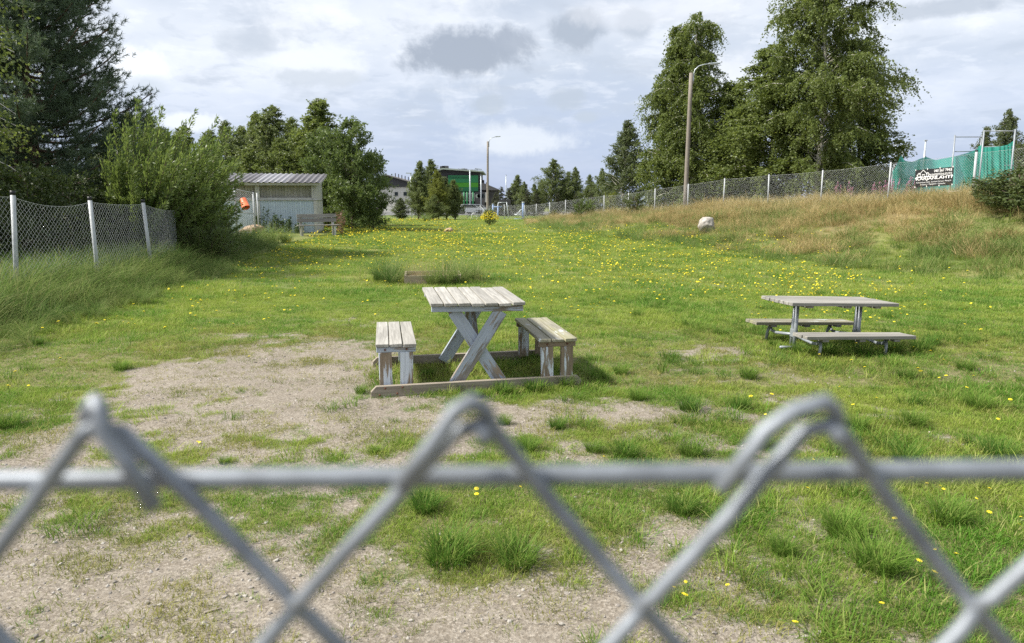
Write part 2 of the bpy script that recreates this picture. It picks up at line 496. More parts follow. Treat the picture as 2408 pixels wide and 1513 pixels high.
def groundmat():
    m, nt, N, L = newmat('soil and turf')
    o = N('ShaderNodeOutputMaterial'); p = N('ShaderNodeBsdfPrincipled')
    g = N('ShaderNodeNewGeometry'); P = g.outputs['Position']
    cv = N('ShaderNodeAttribute'); cv.attribute_name = 'grown'
    dr = N('ShaderNodeAttribute'); dr.attribute_name = 'dry'
    n1 = nd_noise(N, L, P, 1.3, 5, 0.6); n2 = nd_noise(N, L, P, 9, 5, 0.65); n3 = nd_noise(N, L, P, 70, 4, 0.7); n4 = nd_noise(N, L, P, 0.35, 4, 0.6)
    soil = nd_mix(N, L, nd_range(N, L, n1, 0.35, 0.65), (0.19, 0.165, 0.132), (0.272, 0.24, 0.198))
    soil = nd_mix(N, L, nd_range(N, L, n2, 0.35, 0.68, 0.0, 0.7), soil, (0.165, 0.135, 0.098))
    vo = N('ShaderNodeTexVoronoi'); vo.inputs['Scale'].default_value = 85; L(P, vo.inputs[0])
    sp = N('ShaderNodeSeparateColor'); L(vo.outputs['Color'], sp.inputs[0])
    gr = nd_mix(N, L, sp.outputs[0], (0.13, 0.11, 0.088), (0.44, 0.395, 0.335))
    soil = nd_mix(N, L, nd_range(N, L, n3, 0.42, 0.6, 0.15, 0.75), soil, gr)
    turf = nd_mix(N, L, nd_range(N, L, n4, 0.38, 0.62), (0.10, 0.15, 0.03), (0.185, 0.20, 0.055))
    turf = nd_mix(N, L, nd_range(N, L, n2, 0.4, 0.7, 0.0, 0.6), turf, (0.16, 0.15, 0.065))
    wn = N('ShaderNodeAttribute'); wn.attribute_name = 'worn'
    n6 = nd_noise(N, L, P, 38, 4, 0.7)
    thatch = nd_mix(N, L, nd_range(N, L, n6, 0.35, 0.65), (0.085, 0.085, 0.035), (0.24, 0.21, 0.11))
    turf = nd_mix(N, L, wn.outputs['Fac'], turf, thatch)
    drc = nd_mix(N, L, nd_range(N, L, n2, 0.35, 0.65), (0.25, 0.19, 0.10), (0.17, 0.145, 0.06))
    turf = nd_mix(N, L, dr.outputs['Fac'], turf, drc)
    n5 = nd_noise(N, L, P, 22, 3, 0.6)
    ad = N('ShaderNodeMath'); ad.operation = 'ADD'; L(cv.outputs['Fac'], ad.inputs[0])
    s2 = N('ShaderNodeMath'); s2.operation = 'MULTIPLY_ADD'; L(n5, s2.inputs[0]); s2.inputs[1].default_value = 0.9; s2.inputs[2].default_value = -0.45
    L(s2.outputs[0], ad.inputs[1])
    c = nd_mix(N, L, nd_range(N, L, ad.outputs[0], 0.4, 0.95, 0.0, 0.92), soil, turf)
    L(c, p.inputs['Base Color'])
    p.inputs['Roughness'].default_value = 0.95; p.inputs['Specular IOR Level'].default_value = 0.15
    b = N('ShaderNodeBump'); b.inputs[0].default_value = 0.7; b.inputs[1].default_value = 0.015
    h = N('ShaderNodeMath'); h.operation = 'ADD'; L(n3, h.inputs[0]); L(n2, h.inputs[1])
    L(h.outputs[0], b.inputs['Height']); L(b.outputs[0], p.inputs['Normal'])
    L(p.outputs[0], o.inputs[0])
    return m

M = {}
M['ground'] = groundmat()
M['table_top'] = wood('silvered table timber', (0.27, 0.258, 0.232), (0.49, 0.475, 0.435), None)
M['table_leg'] = wood('blue grey flaking timber', (0.20, 0.185, 0.165), (0.36, 0.335, 0.30), (0.40, 0.45, 0.52), 0.62, (0.34, 0.25, 0.16))
M['bench_leg'] = wood('brown timber with white flakes', (0.21, 0.16, 0.112), (0.37, 0.30, 0.22), (0.62, 0.67, 0.74), 0.36)
M['beam'] = wood('brown ground beam', (0.24, 0.205, 0.16), (0.41, 0.36, 0.295), None)
M['mossy'] = wood('mossy bench timber', (0.20, 0.19, 0.14), (0.46, 0.43, 0.35), (0.56, 0.60, 0.62), 0.12, (0.28, 0.27, 0.16))
M['grey_board'] = wood('grey plank', (0.22, 0.212, 0.19), (0.44, 0.42, 0.38), None)
M['old_bench'] = wood('old grey bench plank', (0.19, 0.18, 0.165), (0.34, 0.33, 0.31), None)
M['old_bench_leg'] = wood('pale bench leg', (0.28, 0.27, 0.24), (0.5, 0.49, 0.46), (0.6, 0.6, 0.58), 0.4)
M['box_board'] = wood('sandbox board', (0.38, 0.31, 0.23), (0.58, 0.49, 0.38), None)
M['galv'] = plain('galvanised steel', (0.27, 0.295, 0.32), 0.5, 0.3, 0.1, 14)
M['wire'] = plain('galvanised wire', (0.205, 0.225, 0.25), 0.5, 0.3, 0.2, 90)
M['wire_far'] = plain('weathered fence wire', (0.44, 0.46, 0.46), 0.6, 0.2, 0.1, 10)
M['post'] = plain('grey steel fence post', (0.40, 0.42, 0.43), 0.55, 0.1, 0.08, 8)
M['cap'] = plain('black plastic cap', (0.015, 0.015, 0.017), 0.5, 0, 0.1)
M['pole_wood'] = wood('lamp pole timber', (0.23, 0.20, 0.17), (0.36, 0.325, 0.28), None, grain=0.5)
M['lamp'] = plain('lamp steel', (0.42, 0.46, 0.48), 0.4, 0.3)
M['rust'] = plain('rusty iron', (0.14, 0.06, 0.035), 0.8, 0.1, 0.4, 30)
M['blue_board'] = wood('pale blue painted board', (0.50, 0.60, 0.68), (0.60, 0.69, 0.76), None)
M['white_board'] = wood('dirty white painted board', (0.50, 0.50, 0.46), (0.70, 0.70, 0.66), None)
M['beige_board'] = wood('beige inner board', (0.38, 0.37, 0.30), (0.60, 0.585, 0.50), None)
M['roof_dark'] = plain('dark grey sheet roof', (0.15, 0.145, 0.155), 0.5, 0.1, 0.12, 3)
M['roof_light'] = plain('light grey sheet roof', (0.27, 0.27, 0.29), 0.5, 0.1, 0.12, 3)
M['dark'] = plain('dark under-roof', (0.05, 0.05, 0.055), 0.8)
M['orange'] = plain('faded orange plastic', (0.80, 0.17, 0.07), 0.5, 0, 0.18, 9)
M['rock'] = plain('pale granite', (0.34, 0.315, 0.285), 0.9, 0, 0.35, 9, 0.8)
M['rock_red'] = plain('reddish granite', (0.34, 0.245, 0.165), 0.9, 0, 0.3, 7, 0.8)
M['sand'] = plain('sand', (0.46, 0.36, 0.25), 0.95, 0, 0.2, 30, 0.5)
M['stone'] = plain('gravel stone', (0.25, 0.225, 0.20), 0.9, 0, 0.35, 40)
M['stone_w'] = plain('pale gravel stone', (0.36, 0.335, 0.30), 0.9, 0, 0.3, 40)
M['bark_birch'] = plain('birch bark', (0.50, 0.47, 0.42), 0.8, 0, 0.45, 5)
M['bark'] = plain('brown bark', (0.10, 0.075, 0.055), 0.9, 0, 0.4, 6, 0.5)
M['bark_pine'] = plain('pine bark', (0.13, 0.085, 0.06), 0.9, 0, 0.4, 6, 0.5)
M['birch'] = leaf('birch leaves', (0.085, 0.125, 0.032), (0.20, 0.24, 0.075), 0.42)
M['birch_far'] = leaf('far birch leaves', (0.085, 0.12, 0.045), (0.19, 0.225, 0.085), 0.38)
M['birch_dark'] = leaf('dark birch leaves', (0.065, 0.09, 0.04), (0.145, 0.175, 0.075), 0.36)
M['willow'] = leaf('willow leaves', (0.085, 0.142, 0.04), (0.225, 0.285, 0.10), 0.42, 0.4, 0.35)
M['shrub'] = leaf('dark shrub leaves', (0.065, 0.105, 0.032), (0.16, 0.21, 0.07), 0.38)
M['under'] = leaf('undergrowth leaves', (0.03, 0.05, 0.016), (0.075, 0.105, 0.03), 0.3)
M['bramble'] = leaf('bramble leaves', (0.045, 0.07, 0.022), (0.13, 0.16, 0.055), 0.3)
M['yellowing'] = leaf('yellowing leaves', (0.11, 0.15, 0.03), (0.25, 0.27, 0.05), 0.35, 0.45, 0.3, (0.25, 0.27, 0.05))
M['pine'] = leaf('pine needles', (0.05, 0.085, 0.05), (0.135, 0.185, 0.115), 0.2, 0.5, 0.3)
M['spruce'] = leaf('dark conifer needles', (0.03, 0.04, 0.022), (0.085, 0.09, 0.045), 0.15)
M['nettle'] = leaf('nettle leaves', (0.03, 0.06, 0.02), (0.09, 0.13, 0.045), 0.3)
M['pink'] = leaf('fireweed flowers', (0.38, 0.12, 0.26), (0.55, 0.25, 0.40), 0.3)
M['red_leaf'] = leaf('reddish leaves', (0.15, 0.085, 0.07), (0.28, 0.16, 0.13), 0.3)
M['yellow'] = leaf('yellow petals', (0.80, 0.66, 0.03), (0.86, 0.75, 0.06), 0.25, 0.6, 0.2, (0.8, 0.66, 0.03))
M['stem'] = leaf('flower stem', (0.10, 0.15, 0.04), (0.14, 0.18, 0.05), 0.2)
M['white_fl'] = leaf('white yarrow flowers', (0.68, 0.66, 0.60), (0.78, 0.76, 0.70), 0.2, 0.7, 0.2)
M['lawn'] = grassmat('lawn grass', ((0.10, 0.24, 0.026), (0.29, 0.375, 0.062), (0.47, 0.445, 0.18)), 0.55, 0.45)
M['tuft'] = grassmat('lush tuft grass', ((0.065, 0.155, 0.02), (0.135, 0.24, 0.035), (0.26, 0.31, 0.08)), 0.9, 0.42)
M['thin'] = grassmat('thin worn grass', ((0.16, 0.21, 0.04), (0.29, 0.29, 0.08), (0.42, 0.36, 0.17)), 1.3, 0.4)
M['tall'] = grassmat('tall fence grass', ((0.085, 0.165, 0.035), (0.17, 0.25, 0.06), (0.33, 0.33, 0.14)), 0.6, 0.45)
M['straw'] = grassmat('dry bank grass', ((0.40, 0.305, 0.145), (0.52, 0.41, 0.20), (0.20, 0.22, 0.07)), 0.5, 0.38)
M['seed'] = grassmat('pale seed stalks', ((0.36, 0.31, 0.15), (0.46, 0.39, 0.20), (0.5, 0.43, 0.24)), 0.8, 0.3)

# ------------------------------------------------------------------ ground
def build_ground():
    def axis(dense_lo, dense_hi, step, lo, hi, g=1.09):
        a = list(np.arange(dense_lo, dense_hi + 1e-6, step))
        s = step; v = dense_hi
        while v < hi:
            s = min(s * g, 12); v += s; a.append(v)
        s = step; v = dense_lo
        while v > lo:
            s = min(s * g, 12); v -= s; a.insert(0, v)
        return np.array(a)
    xs = axis(-6, 6, 0.1, -330, 330)
    ys = axis(1.2, 10, 0.085, -25, 520)
    X, Yg = np.meshgrid(xs, ys)
    Zg = zt(X, Yg)
    V = np.stack([X, Yg, Zg], -1).reshape(-1, 3)
    nx, ny = len(xs), len(ys)
    i, j = np.meshgrid(np.arange(nx - 1), np.arange(ny - 1))
    a = (j * nx + i).ravel()
    Fq = np.stack([a, a + 1, a + nx + 1, a + nx], -1)
    me = mesh_np('ground', V, Fq, smooth=True)
    gv = np.where(V[:, 1] > 14, 1.0, grown(V[:, 0], V[:, 1]))
    for nm, val in (('grown', gv), ('dry', dryness(V[:, 0], V[:, 1])), ('worn', 0.85 * (1 - sst(7, 12, V[:, 1])))):
        at_ = me.attributes.new(nm, 'FLOAT', 'POINT'); at_.data.foreach_set('value', np.ascontiguousarray(val, dtype=np.float32))
    g = link('ground', me, M['ground'])
    tag(g, 'worn sandy soil and mown turf of the fenced dog park', kind='structure')
build_ground()

# asphalt yard by the far building
def sheet(name, pts, mat, dz, label):
    me = bpy.data.meshes.new(name)
    me.from_pydata([(x, y, Z(x, y) + dz) for x, y in pts], [], [tuple(range(len(pts)))])
    return tag(link(name, me, mat), label, kind='structure')
M['asphalt'] = plain('asphalt', (0.11, 0.11, 0.11), 0.9, 0, 0.15, 2)
sheet('car_park', [(-30, 98), (14, 98), (14, 146), (-30, 146)], M['asphalt'], 0.06, 'grey asphalt yard in front of the green panelled building')

# ------------------------------------------------------------------ scatter
def blades(n, h, r, w, bend, seed, segs=3, upright=0.5, tiltdir=None):
    g = np.random.default_rng(seed)
    az = g.uniform(0, 2 * np.pi, n); rr = r * np.sqrt(g.uniform(0, 1, n))
    base = np.stack([rr * np.cos(az), rr * np.sin(az), np.full(n, -0.01)], -1)
    az2 = az + g.normal(0, 0.9, n)
    out = np.stack([np.cos(az2), np.sin(az2), np.zeros(n)], -1)
    if tiltdir is not None: out = out + np.array([*tiltdir, 0]); 
    hh = h * g.uniform(0.55, 1.1, n)
    lean = bend * g.uniform(0.3, 1.1, n)
    side = np.stack([-np.sin(az2 + g.normal(0, .6, n)), np.cos(az2), np.zeros(n)], -1)
    side /= np.linalg.norm(side, axis=1)[:, None]
    ww = w * g.uniform(0.7, 1.2, n)
    V, T = [], []
    tv = g.uniform(0, 1, n)
    for k in range(segs + 1):
        t = k / segs
        c = base + out * (lean * hh * t ** 1.7)[:, None]
        c[:, 2] += hh * (t - 0.42 * np.minimum(lean, 1.6) * t * t)
        if k < segs:
            wd = (ww * (1 - 0.55 * t) * 0.5)[:, None]
            V += [c - side * wd, c + side * wd]; T += [tv, tv]
        else:
            V += [c]; T += [tv]
    V = np.stack(V, 1); T = np.stack(T, 1)
    m = V.shape[1]
    tri = []
    for k in range(segs):
        a = 2 * k
        if k < segs - 1: tri += [(a, a + 1, a + 3), (a, a + 3, a + 2)]
        else: tri += [(a, a + 1, a + 2)]
    tri = np.array(tri)
    Fa = (tri[None] + (np.arange(n) * m)[:, None, None]).reshape(-1, 3)
    return V.reshape(-1, 3), Fa, T.ravel()
def tuft_mesh(name, mat, *a, **k):
    V, Fa, T = blades(*a, **k)
    me = mesh_np(name, V, Fa, T); me.materials.append(mat)
    return me
def scatter(name, pts, scl, meshes, label, cat, seed=0, tilt=0.0, zscale=None):
    """one object of uncountable growth: points with a small tuft set on each"""
    g = np.random.default_rng(seed)
    n = len(pts)
    col = bpy.data.collections.new(name + '_kinds')
    for i, me in enumerate(meshes):
        o = bpy.data.objects.new(f'{name}_kind', me); col.objects.link(o)
    me = bpy.data.meshes.new(name)
    me.vertices.add(n); me.vertices.foreach_set('co', np.ascontiguousarray(pts, dtype=np.float32).ravel())
    rot = np.stack([g.normal(0, tilt, n) if tilt else np.zeros(n), g.normal(0, tilt, n) if tilt else np.zeros(n), g.uniform(0, 6.283, n)], -1)
    a = me.attributes.new('rot', 'FLOAT_VECTOR', 'POINT'); a.data.foreach_set('vector', np.ascontiguousarray(rot, dtype=np.float32).ravel())
    s3 = np.stack([scl, scl, scl if zscale is None else scl * zscale], -1)
    a = me.attributes.new('scl', 'FLOAT_VECTOR', 'POINT'); a.data.foreach_set('vector', np.ascontiguousarray(s3, dtype=np.float32).ravel())
    a = me.attributes.new('idx', 'INT', 'POINT'); a.data.foreach_set('value', g.integers(0, len(meshes), n).astype(np.int32))
    o = link(name, me)
    ng = bpy.data.node_groups.new(name, 'GeometryNodeTree')
    ng.interface.new_socket('Geometry', in_out='INPUT', socket_type='NodeSocketGeometry')
    ng.interface.new_socket('Geometry', in_out='OUTPUT', socket_type='NodeSocketGeometry')
    N, L = ng.nodes.new, ng.links.new
    gi, go = N('NodeGroupInput'), N('NodeGroupOutput')
    ci = N('GeometryNodeCollectionInfo'); ci.inputs[0].default_value = col
    ci.inputs['Separate Children'].default_value = True; ci.inputs['Reset Children'].default_value = True
    ip = N('GeometryNodeInstanceOnPoints')
    def na(nm, t):
        q = N('GeometryNodeInputNamedAttribute'); q.data_type = t; q.inputs[0].default_value = nm
        return q.outputs[0]
    L(gi.outputs[0], ip.inputs['Points']); L(ci.outputs[0], ip.inputs['Instance'])
    ip.inputs['Pick Instance'].default_value = True
    L(na('idx', 'INT'), ip.inputs['Instance Index'])
    L(na('rot', 'FLOAT_VECTOR'), ip.inputs['Rotation'])
    L(na('scl', 'FLOAT_VECTOR'), ip.inputs['Scale'])
    L(ip.outputs[0], go.inputs[0])
    md = o.modifiers.new('scatter', 'NODES'); md.node_group = ng
    return tag(o, label, cat, kind='stuff')

def wedge(n, y0, y1, seed, margin=1.2, k=0.75):
    g = np.random.default_rng(seed)
    y = np.sqrt(g.uniform(y0 * y0, y1 * y1, n))
    x = g.uniform(-1, 1, n) * (k * y + margin)
    return x, y
def p3(x, y, dz=0.0): return np.stack([x, y, zt(x, y) + dz], -1)
def tall_zone(x, y):
    """1 in the uncut strip along the leaning fence on the left"""
    edge = np.interp(y, [6, 8.5, 10, 12, 14, 17, 20, 24], [-5.6, -5.7, -5.75, -6.0, -6.3, -6.6, -7.2, -7.6])
    return 1 - sst(-0.25, 0.35, x - edge - 0.5 * (vnoise(x, y, 1.1) - 0.5))
TABLE = (-0.39, 6.68, R(10))
TABLE2 = (3.53, 8.03, R(12.5))
BOX = None

def build_grass():
    lawn = [tuft_mesh('lawn_tuft', M['lawn'], 26, 0.055, 0.075, 0.0042, 0.9, 100 + i) for i in range(5)]
    lawn_t = [tuft_mesh('lawn_tuft', M['lawn'], 30, 0.10, 0.09, 0.005, 1.0, 120 + i) for i in range(4)]
    patch = [tuft_mesh('lawn_patch', M['lawn'], 60, 0.085, 0.20, 0.0065, 0.9, 140 + i) for i in range(5)]
    patch_far = [tuft_mesh('lawn_patch', M['lawn'], 80, 0.11, 0.42, 0.011, 0.9, 160 + i, segs=2) for i in range(4)]
    tuft = [tuft_mesh('tuft', M['tuft'], 46, 0.12, 0.07, 0.0045, 1.05, 180 + i, segs=4) for i in range(4)]
    thin = [tuft_mesh('thin_tuft', M['thin'], 30, 0.036, 0.085, 0.0034, 1.25, 200 + i, segs=2) for i in range(5)]
    # close turf
    x, y = wedge(46000, 2.0, 13.5, 1)
    gv = grown(x, y)
    den = gv ** 1.4
    keep = (np.random.default_rng(2).uniform(0, 1, len(x)) < den) & (dryness(x, y) < 0.6)
    x, y = x[keep], y[keep]; gv = gv[keep]
    worn = np.clip(sst(950, 1350, project(x, y, 0 * x)[1]) * (1 - sst(1500, 2300, project(x, y, 0 * x)[0])), 0, 1)
    sc = np.random.default_rng(3).uniform(0.6, 1.25, len(x)) * (0.5 + 0.6 * gv) * (1 - 0.45 * worn) * (1 - 0.35 * sst(760, 850, project(x, y, 0 * x)[1]))
    scatter('short_grass', p3(x, y), sc, lawn, 'short mown green and yellowish grass over the near half of the field', 'grass', 4, 0.06)
    x, y = wedge(40000, 1.9, 6.2, 61, 0.9)
    gv = grown(x, y)
    keep = np.random.default_rng(62).uniform(0, 1, len(x)) < gv ** 1.2
    x, y, gv = x[keep], y[keep], gv[keep]
    scatter('close_grass', p3(x, y), np.random.default_rng(63).uniform(0.35, 0.95, len(x)) * (0.55 + 0.45 * gv), lawn, 'short grass and thatch close to the near wire fence', 'grass', 64, 0.15)
    # longer grass in drifts
    x, y = wedge(15000, 2.0, 13.5, 5)
    d = sst(0.52, 0.68, fbm(x, y, 0.8, 3)) * grown(x, y) ** 2
    px, py = project(x, y, 0 * x)
    d = d * (0.35 + 0.65 * np.maximum(sst(1350, 2000, px), 1 - sst(760, 830, py)))
    # round the feet of the two tables
    d = np.maximum(d, 0.75 * (np.hypot((x - TABLE[0]) / 1.35, (y - TABLE[1] + 0.1) / 0.8) < 1) * grown(x, y))
    d = np.maximum(d, 0.95 * (np.hypot((x - TABLE2[0] - 0.1) / 1.1, (y - TABLE2[1] + 0.15) / 0.9) < 1))
    keep = np.random.default_rng(6).uniform(0, 1, len(x)) < d
    x, y = x[keep], y[keep]
    scatter('long_grass', p3(x, y), np.random.default_rng(7).uniform(0.7, 1.35, len(x)), lawn_t, 'longer green grass in drifts across the field and round the table feet', 'grass', 8, 0.1)
    # field further off
    x, y = wedge(26000, 12.5, 34, 9, 2)
    keep = (np.random.default_rng(10).uniform(0, 1, len(x)) > dryness(x, y) * 1.0) & (tall_zone(x, y) < 0.7)
    x, y = x[keep], y[keep]
    scatter('field_grass', p3(x, y), np.random.default_rng(11).uniform(0.7, 1.3, len(x)), patch, 'green grass of the middle field dotted with yellow flowers', 'grass', 12, 0.05,
            0.75 + 0.7 * fbm(x, y, 0.4, 3))
    x, y = wedge(22000, 32, 100, 13, 4, 0.62)
    s, q = bank_q(x, y)
    keep = (np.random.default_rng(14).uniform(0, 1, len(x)) > dryness(x, y)) & ((y < 75) | (x < 60))
    x, y = x[keep], y[keep]
    scatter('far_grass', p3(x, y), np.random.default_rng(15).uniform(0.7, 1.3, len(x)), patch_far, 'green grass at the far end of the field', 'grass', 16, 0.04)
    # thin worn blades on the bare soil
    x, y = wedge(60000, 1.9, 9.5, 17)
    d = 0.10 + 0.85 * sst(0.46, 0.62, fbm(x, y, 2.2, 3))
    d = d * (1 - 0.7 * sst(4.7, 5.4, y) * (1 - sst(6.0, 6.6, y)) * (x < -0.4))
    keep = np.random.default_rng(18).uniform(0, 1, len(x)) < d
    x, y = x[keep], y[keep]
    scatter('thin_grass', p3(x, y), np.random.default_rng(19).uniform(0.5, 1.25, len(x)), thin, 'thin flattened yellowish grass growing through the trodden soil', 'grass', 20, 0.2)
    # clustering tufts on grown parts right of centre
    x, y = wedge(5200, 2.2, 13, 21)
    px, py = project(x, y, 0 * x)
    d = np.where(px > 1050, 0.9, 0.16) * (0.25 + 0.75 * sst(690, 800, py)) * sst(0.42, 0.58, fbm(x, y, 2.1, 3)) * (0.25 + 0.75 * grown(x, y)) * (0.4 + 0.6 * sst(1100, 1700, px))
    keep = np.random.default_rng(22).uniform(0, 1, len(x)) < d
    x, y = x[keep], y[keep]
    scatter('grass_tufts', p3(x, y), np.random.default_rng(23).uniform(0.5, 1.35, len(x)), tuft, 'small dark green grass tufts scattered through the worn turf', 'grass', 24, 0.1)
    # uncut strip at the left fence
    tall = [tuft_mesh('tall_tuft', M['tall'], 44, 0.72, 0.14, 0.0085, 1.15, 220 + i, segs=5, tiltdir=(0.55, -0.25)) for i in range(5)]
    g = np.random.default_rng(25)
    x = g.uniform(-13.5, -5.0, 9000); y = g.uniform(6.5, 24, 9000)
    keep = g.uniform(0, 1, 9000) < tall_zone(x, y) * np.where(x < -9.5, 0.22, 0.62)
    x, y = x[keep], y[keep]
    edge = np.interp(y, [6, 8.5, 10, 12, 14, 17, 20, 24], [-5.6, -5.7, -5.75, -6.0, -6.3, -6.6, -7.2, -7.6])
    sc = g.uniform(0.6, 1.15, len(x)) * (0.45 + 0.55 * sst(0.0, 1.5, edge - x))
    scatter('tall_grass', p3(x, y), sc, tall, 'tall uncut grass bending along the leaning wire fence', 'grass', 26, 0.12)
    # the bank
    straw = [tuft_mesh('straw_tuft', M['straw'], 44, 0.42, 0.20, 0.0075, 1.25, 240 + i, segs=4) for i in range(5)]
    bgreen = [tuft_mesh('bank_tuft', M['tall'], 40, 0.36, 0.17, 0.008, 1.1, 260 + i, segs=4) for i in range(4)]
    x, y = g.uniform(1, 30, 40000), g.uniform(8, 62, 40000)
    s, q = bank_q(x, y)
    dr = dryness(x, y)
    px, py = project(x, y, zt(x, y))
    base = (q > -4) & (q < 12) & (px < 2700) & (px > 1150)
    keep = base & (g.uniform(0, 1, len(x)) < np.maximum(dr, 0.8 * sst(0.52, 0.6, fbm(x, y, 0.7, 3)) * (1 - sst(6.5, 8.5, q)) * (1 - sst(6, 14, s))) * np.where(q < 0, 0.4, 0.75))
    scatter('dry_grass', p3(x[keep], y[keep]), g.uniform(0.55, 1.5, keep.sum()) * (0.6 + 0.75 * vnoise(x[keep], y[keep], 0.9)) * (0.85 + 0.45 * (1 - sst(0, 3, q[keep]))), straw, 'dry straw coloured grass covering the bank below the wire fence', 'grass', 27, 0.15)
    slope = (1 - sst(6.5, 9.5, q)) * (1 - sst(14, 26, s)) * 0.75
    keep = base & (g.uniform(0, 1, len(x)) < np.maximum(np.maximum(dr, slope), 0.9 * (np.abs(q) < 1.2)) * (0.14 + 0.42 * sst(0.46, 0.6, fbm(x, y, 0.55, 3)) + 0.3 * (q < 1.2)))
    scatter('bank_grass', p3(x[keep], y[keep]), g.uniform(0.55, 1.5, keep.sum()) * (0.6 + 0.75 * vnoise(y[keep], x[keep], 1.1)), bgreen, 'green grass clumps growing through the dry bank', 'grass', 28, 0.15)
    # seed stalks
    seed = [tuft_mesh('stalks', M['seed'], 14, 0.85, 0.16, 0.006, 0.35, 280 + i, segs=3) for i in range(3)]
    keep = base & (g.uniform(0, 1, len(x)) < 0.09 * (np.abs(q - 0.8) < 2.0) * dr * sst(0.4, 0.6, fbm(x, y, 0.7, 2)) * 4)
    scatter('seed_stalks', p3(x[keep], y[keep]), g.uniform(0.6, 1.2, keep.sum()), seed, 'tall pale grass stalks gone to seed at the foot of the fence on the bank', 'grass', 29, 0.1)
build_grass()

def stone_mesh(name, mat, seed, sub=1, flat=0.6, rough=0.25):
    g = random.Random(seed)
    bm = bmesh.new()
    bmesh.ops.create_icosphere(bm, subdivisions=sub, radius=1)
    sx, sy = g.uniform(0.8, 1.25), g.uniform(0.7, 1.1)
    for v in bm.verts:
        k = 1 + g.uniform(-rough, rough)
        v.co = Vector((v.co.x * sx * k, v.co.y * sy * k, v.co.z * flat * k))
    me = bpy.data.meshes.new(name); bm.to_mesh(me); bm.free()
    me.materials.append(mat)
    return me
def build_gravel():
    ms = [stone_mesh('gravel_stone', M['stone'] if i < 3 else M['stone_w'], 300 + i) for i in range(6)]
    x, y = wedge(26000, 1.9, 8.5, 31, 0.8)
    g = np.random.default_rng(32)
    d = (1 - 0.75 * grown(x, y)) * (1 - 0.55 * sst(3.0, 5.0, y))
    keep = g.uniform(0, 1, len(x)) < d
    x, y = x[keep], y[keep]
    sc = 0.0028 + 0.011 * g.uniform(0, 1, len(x)) ** 4.5
    scatter('gravel', p3(x, y, 0.001), sc, ms, 'small pale stones and grit strewn over the bare soil', 'gravel', 33, 0.4)
build_gravel()

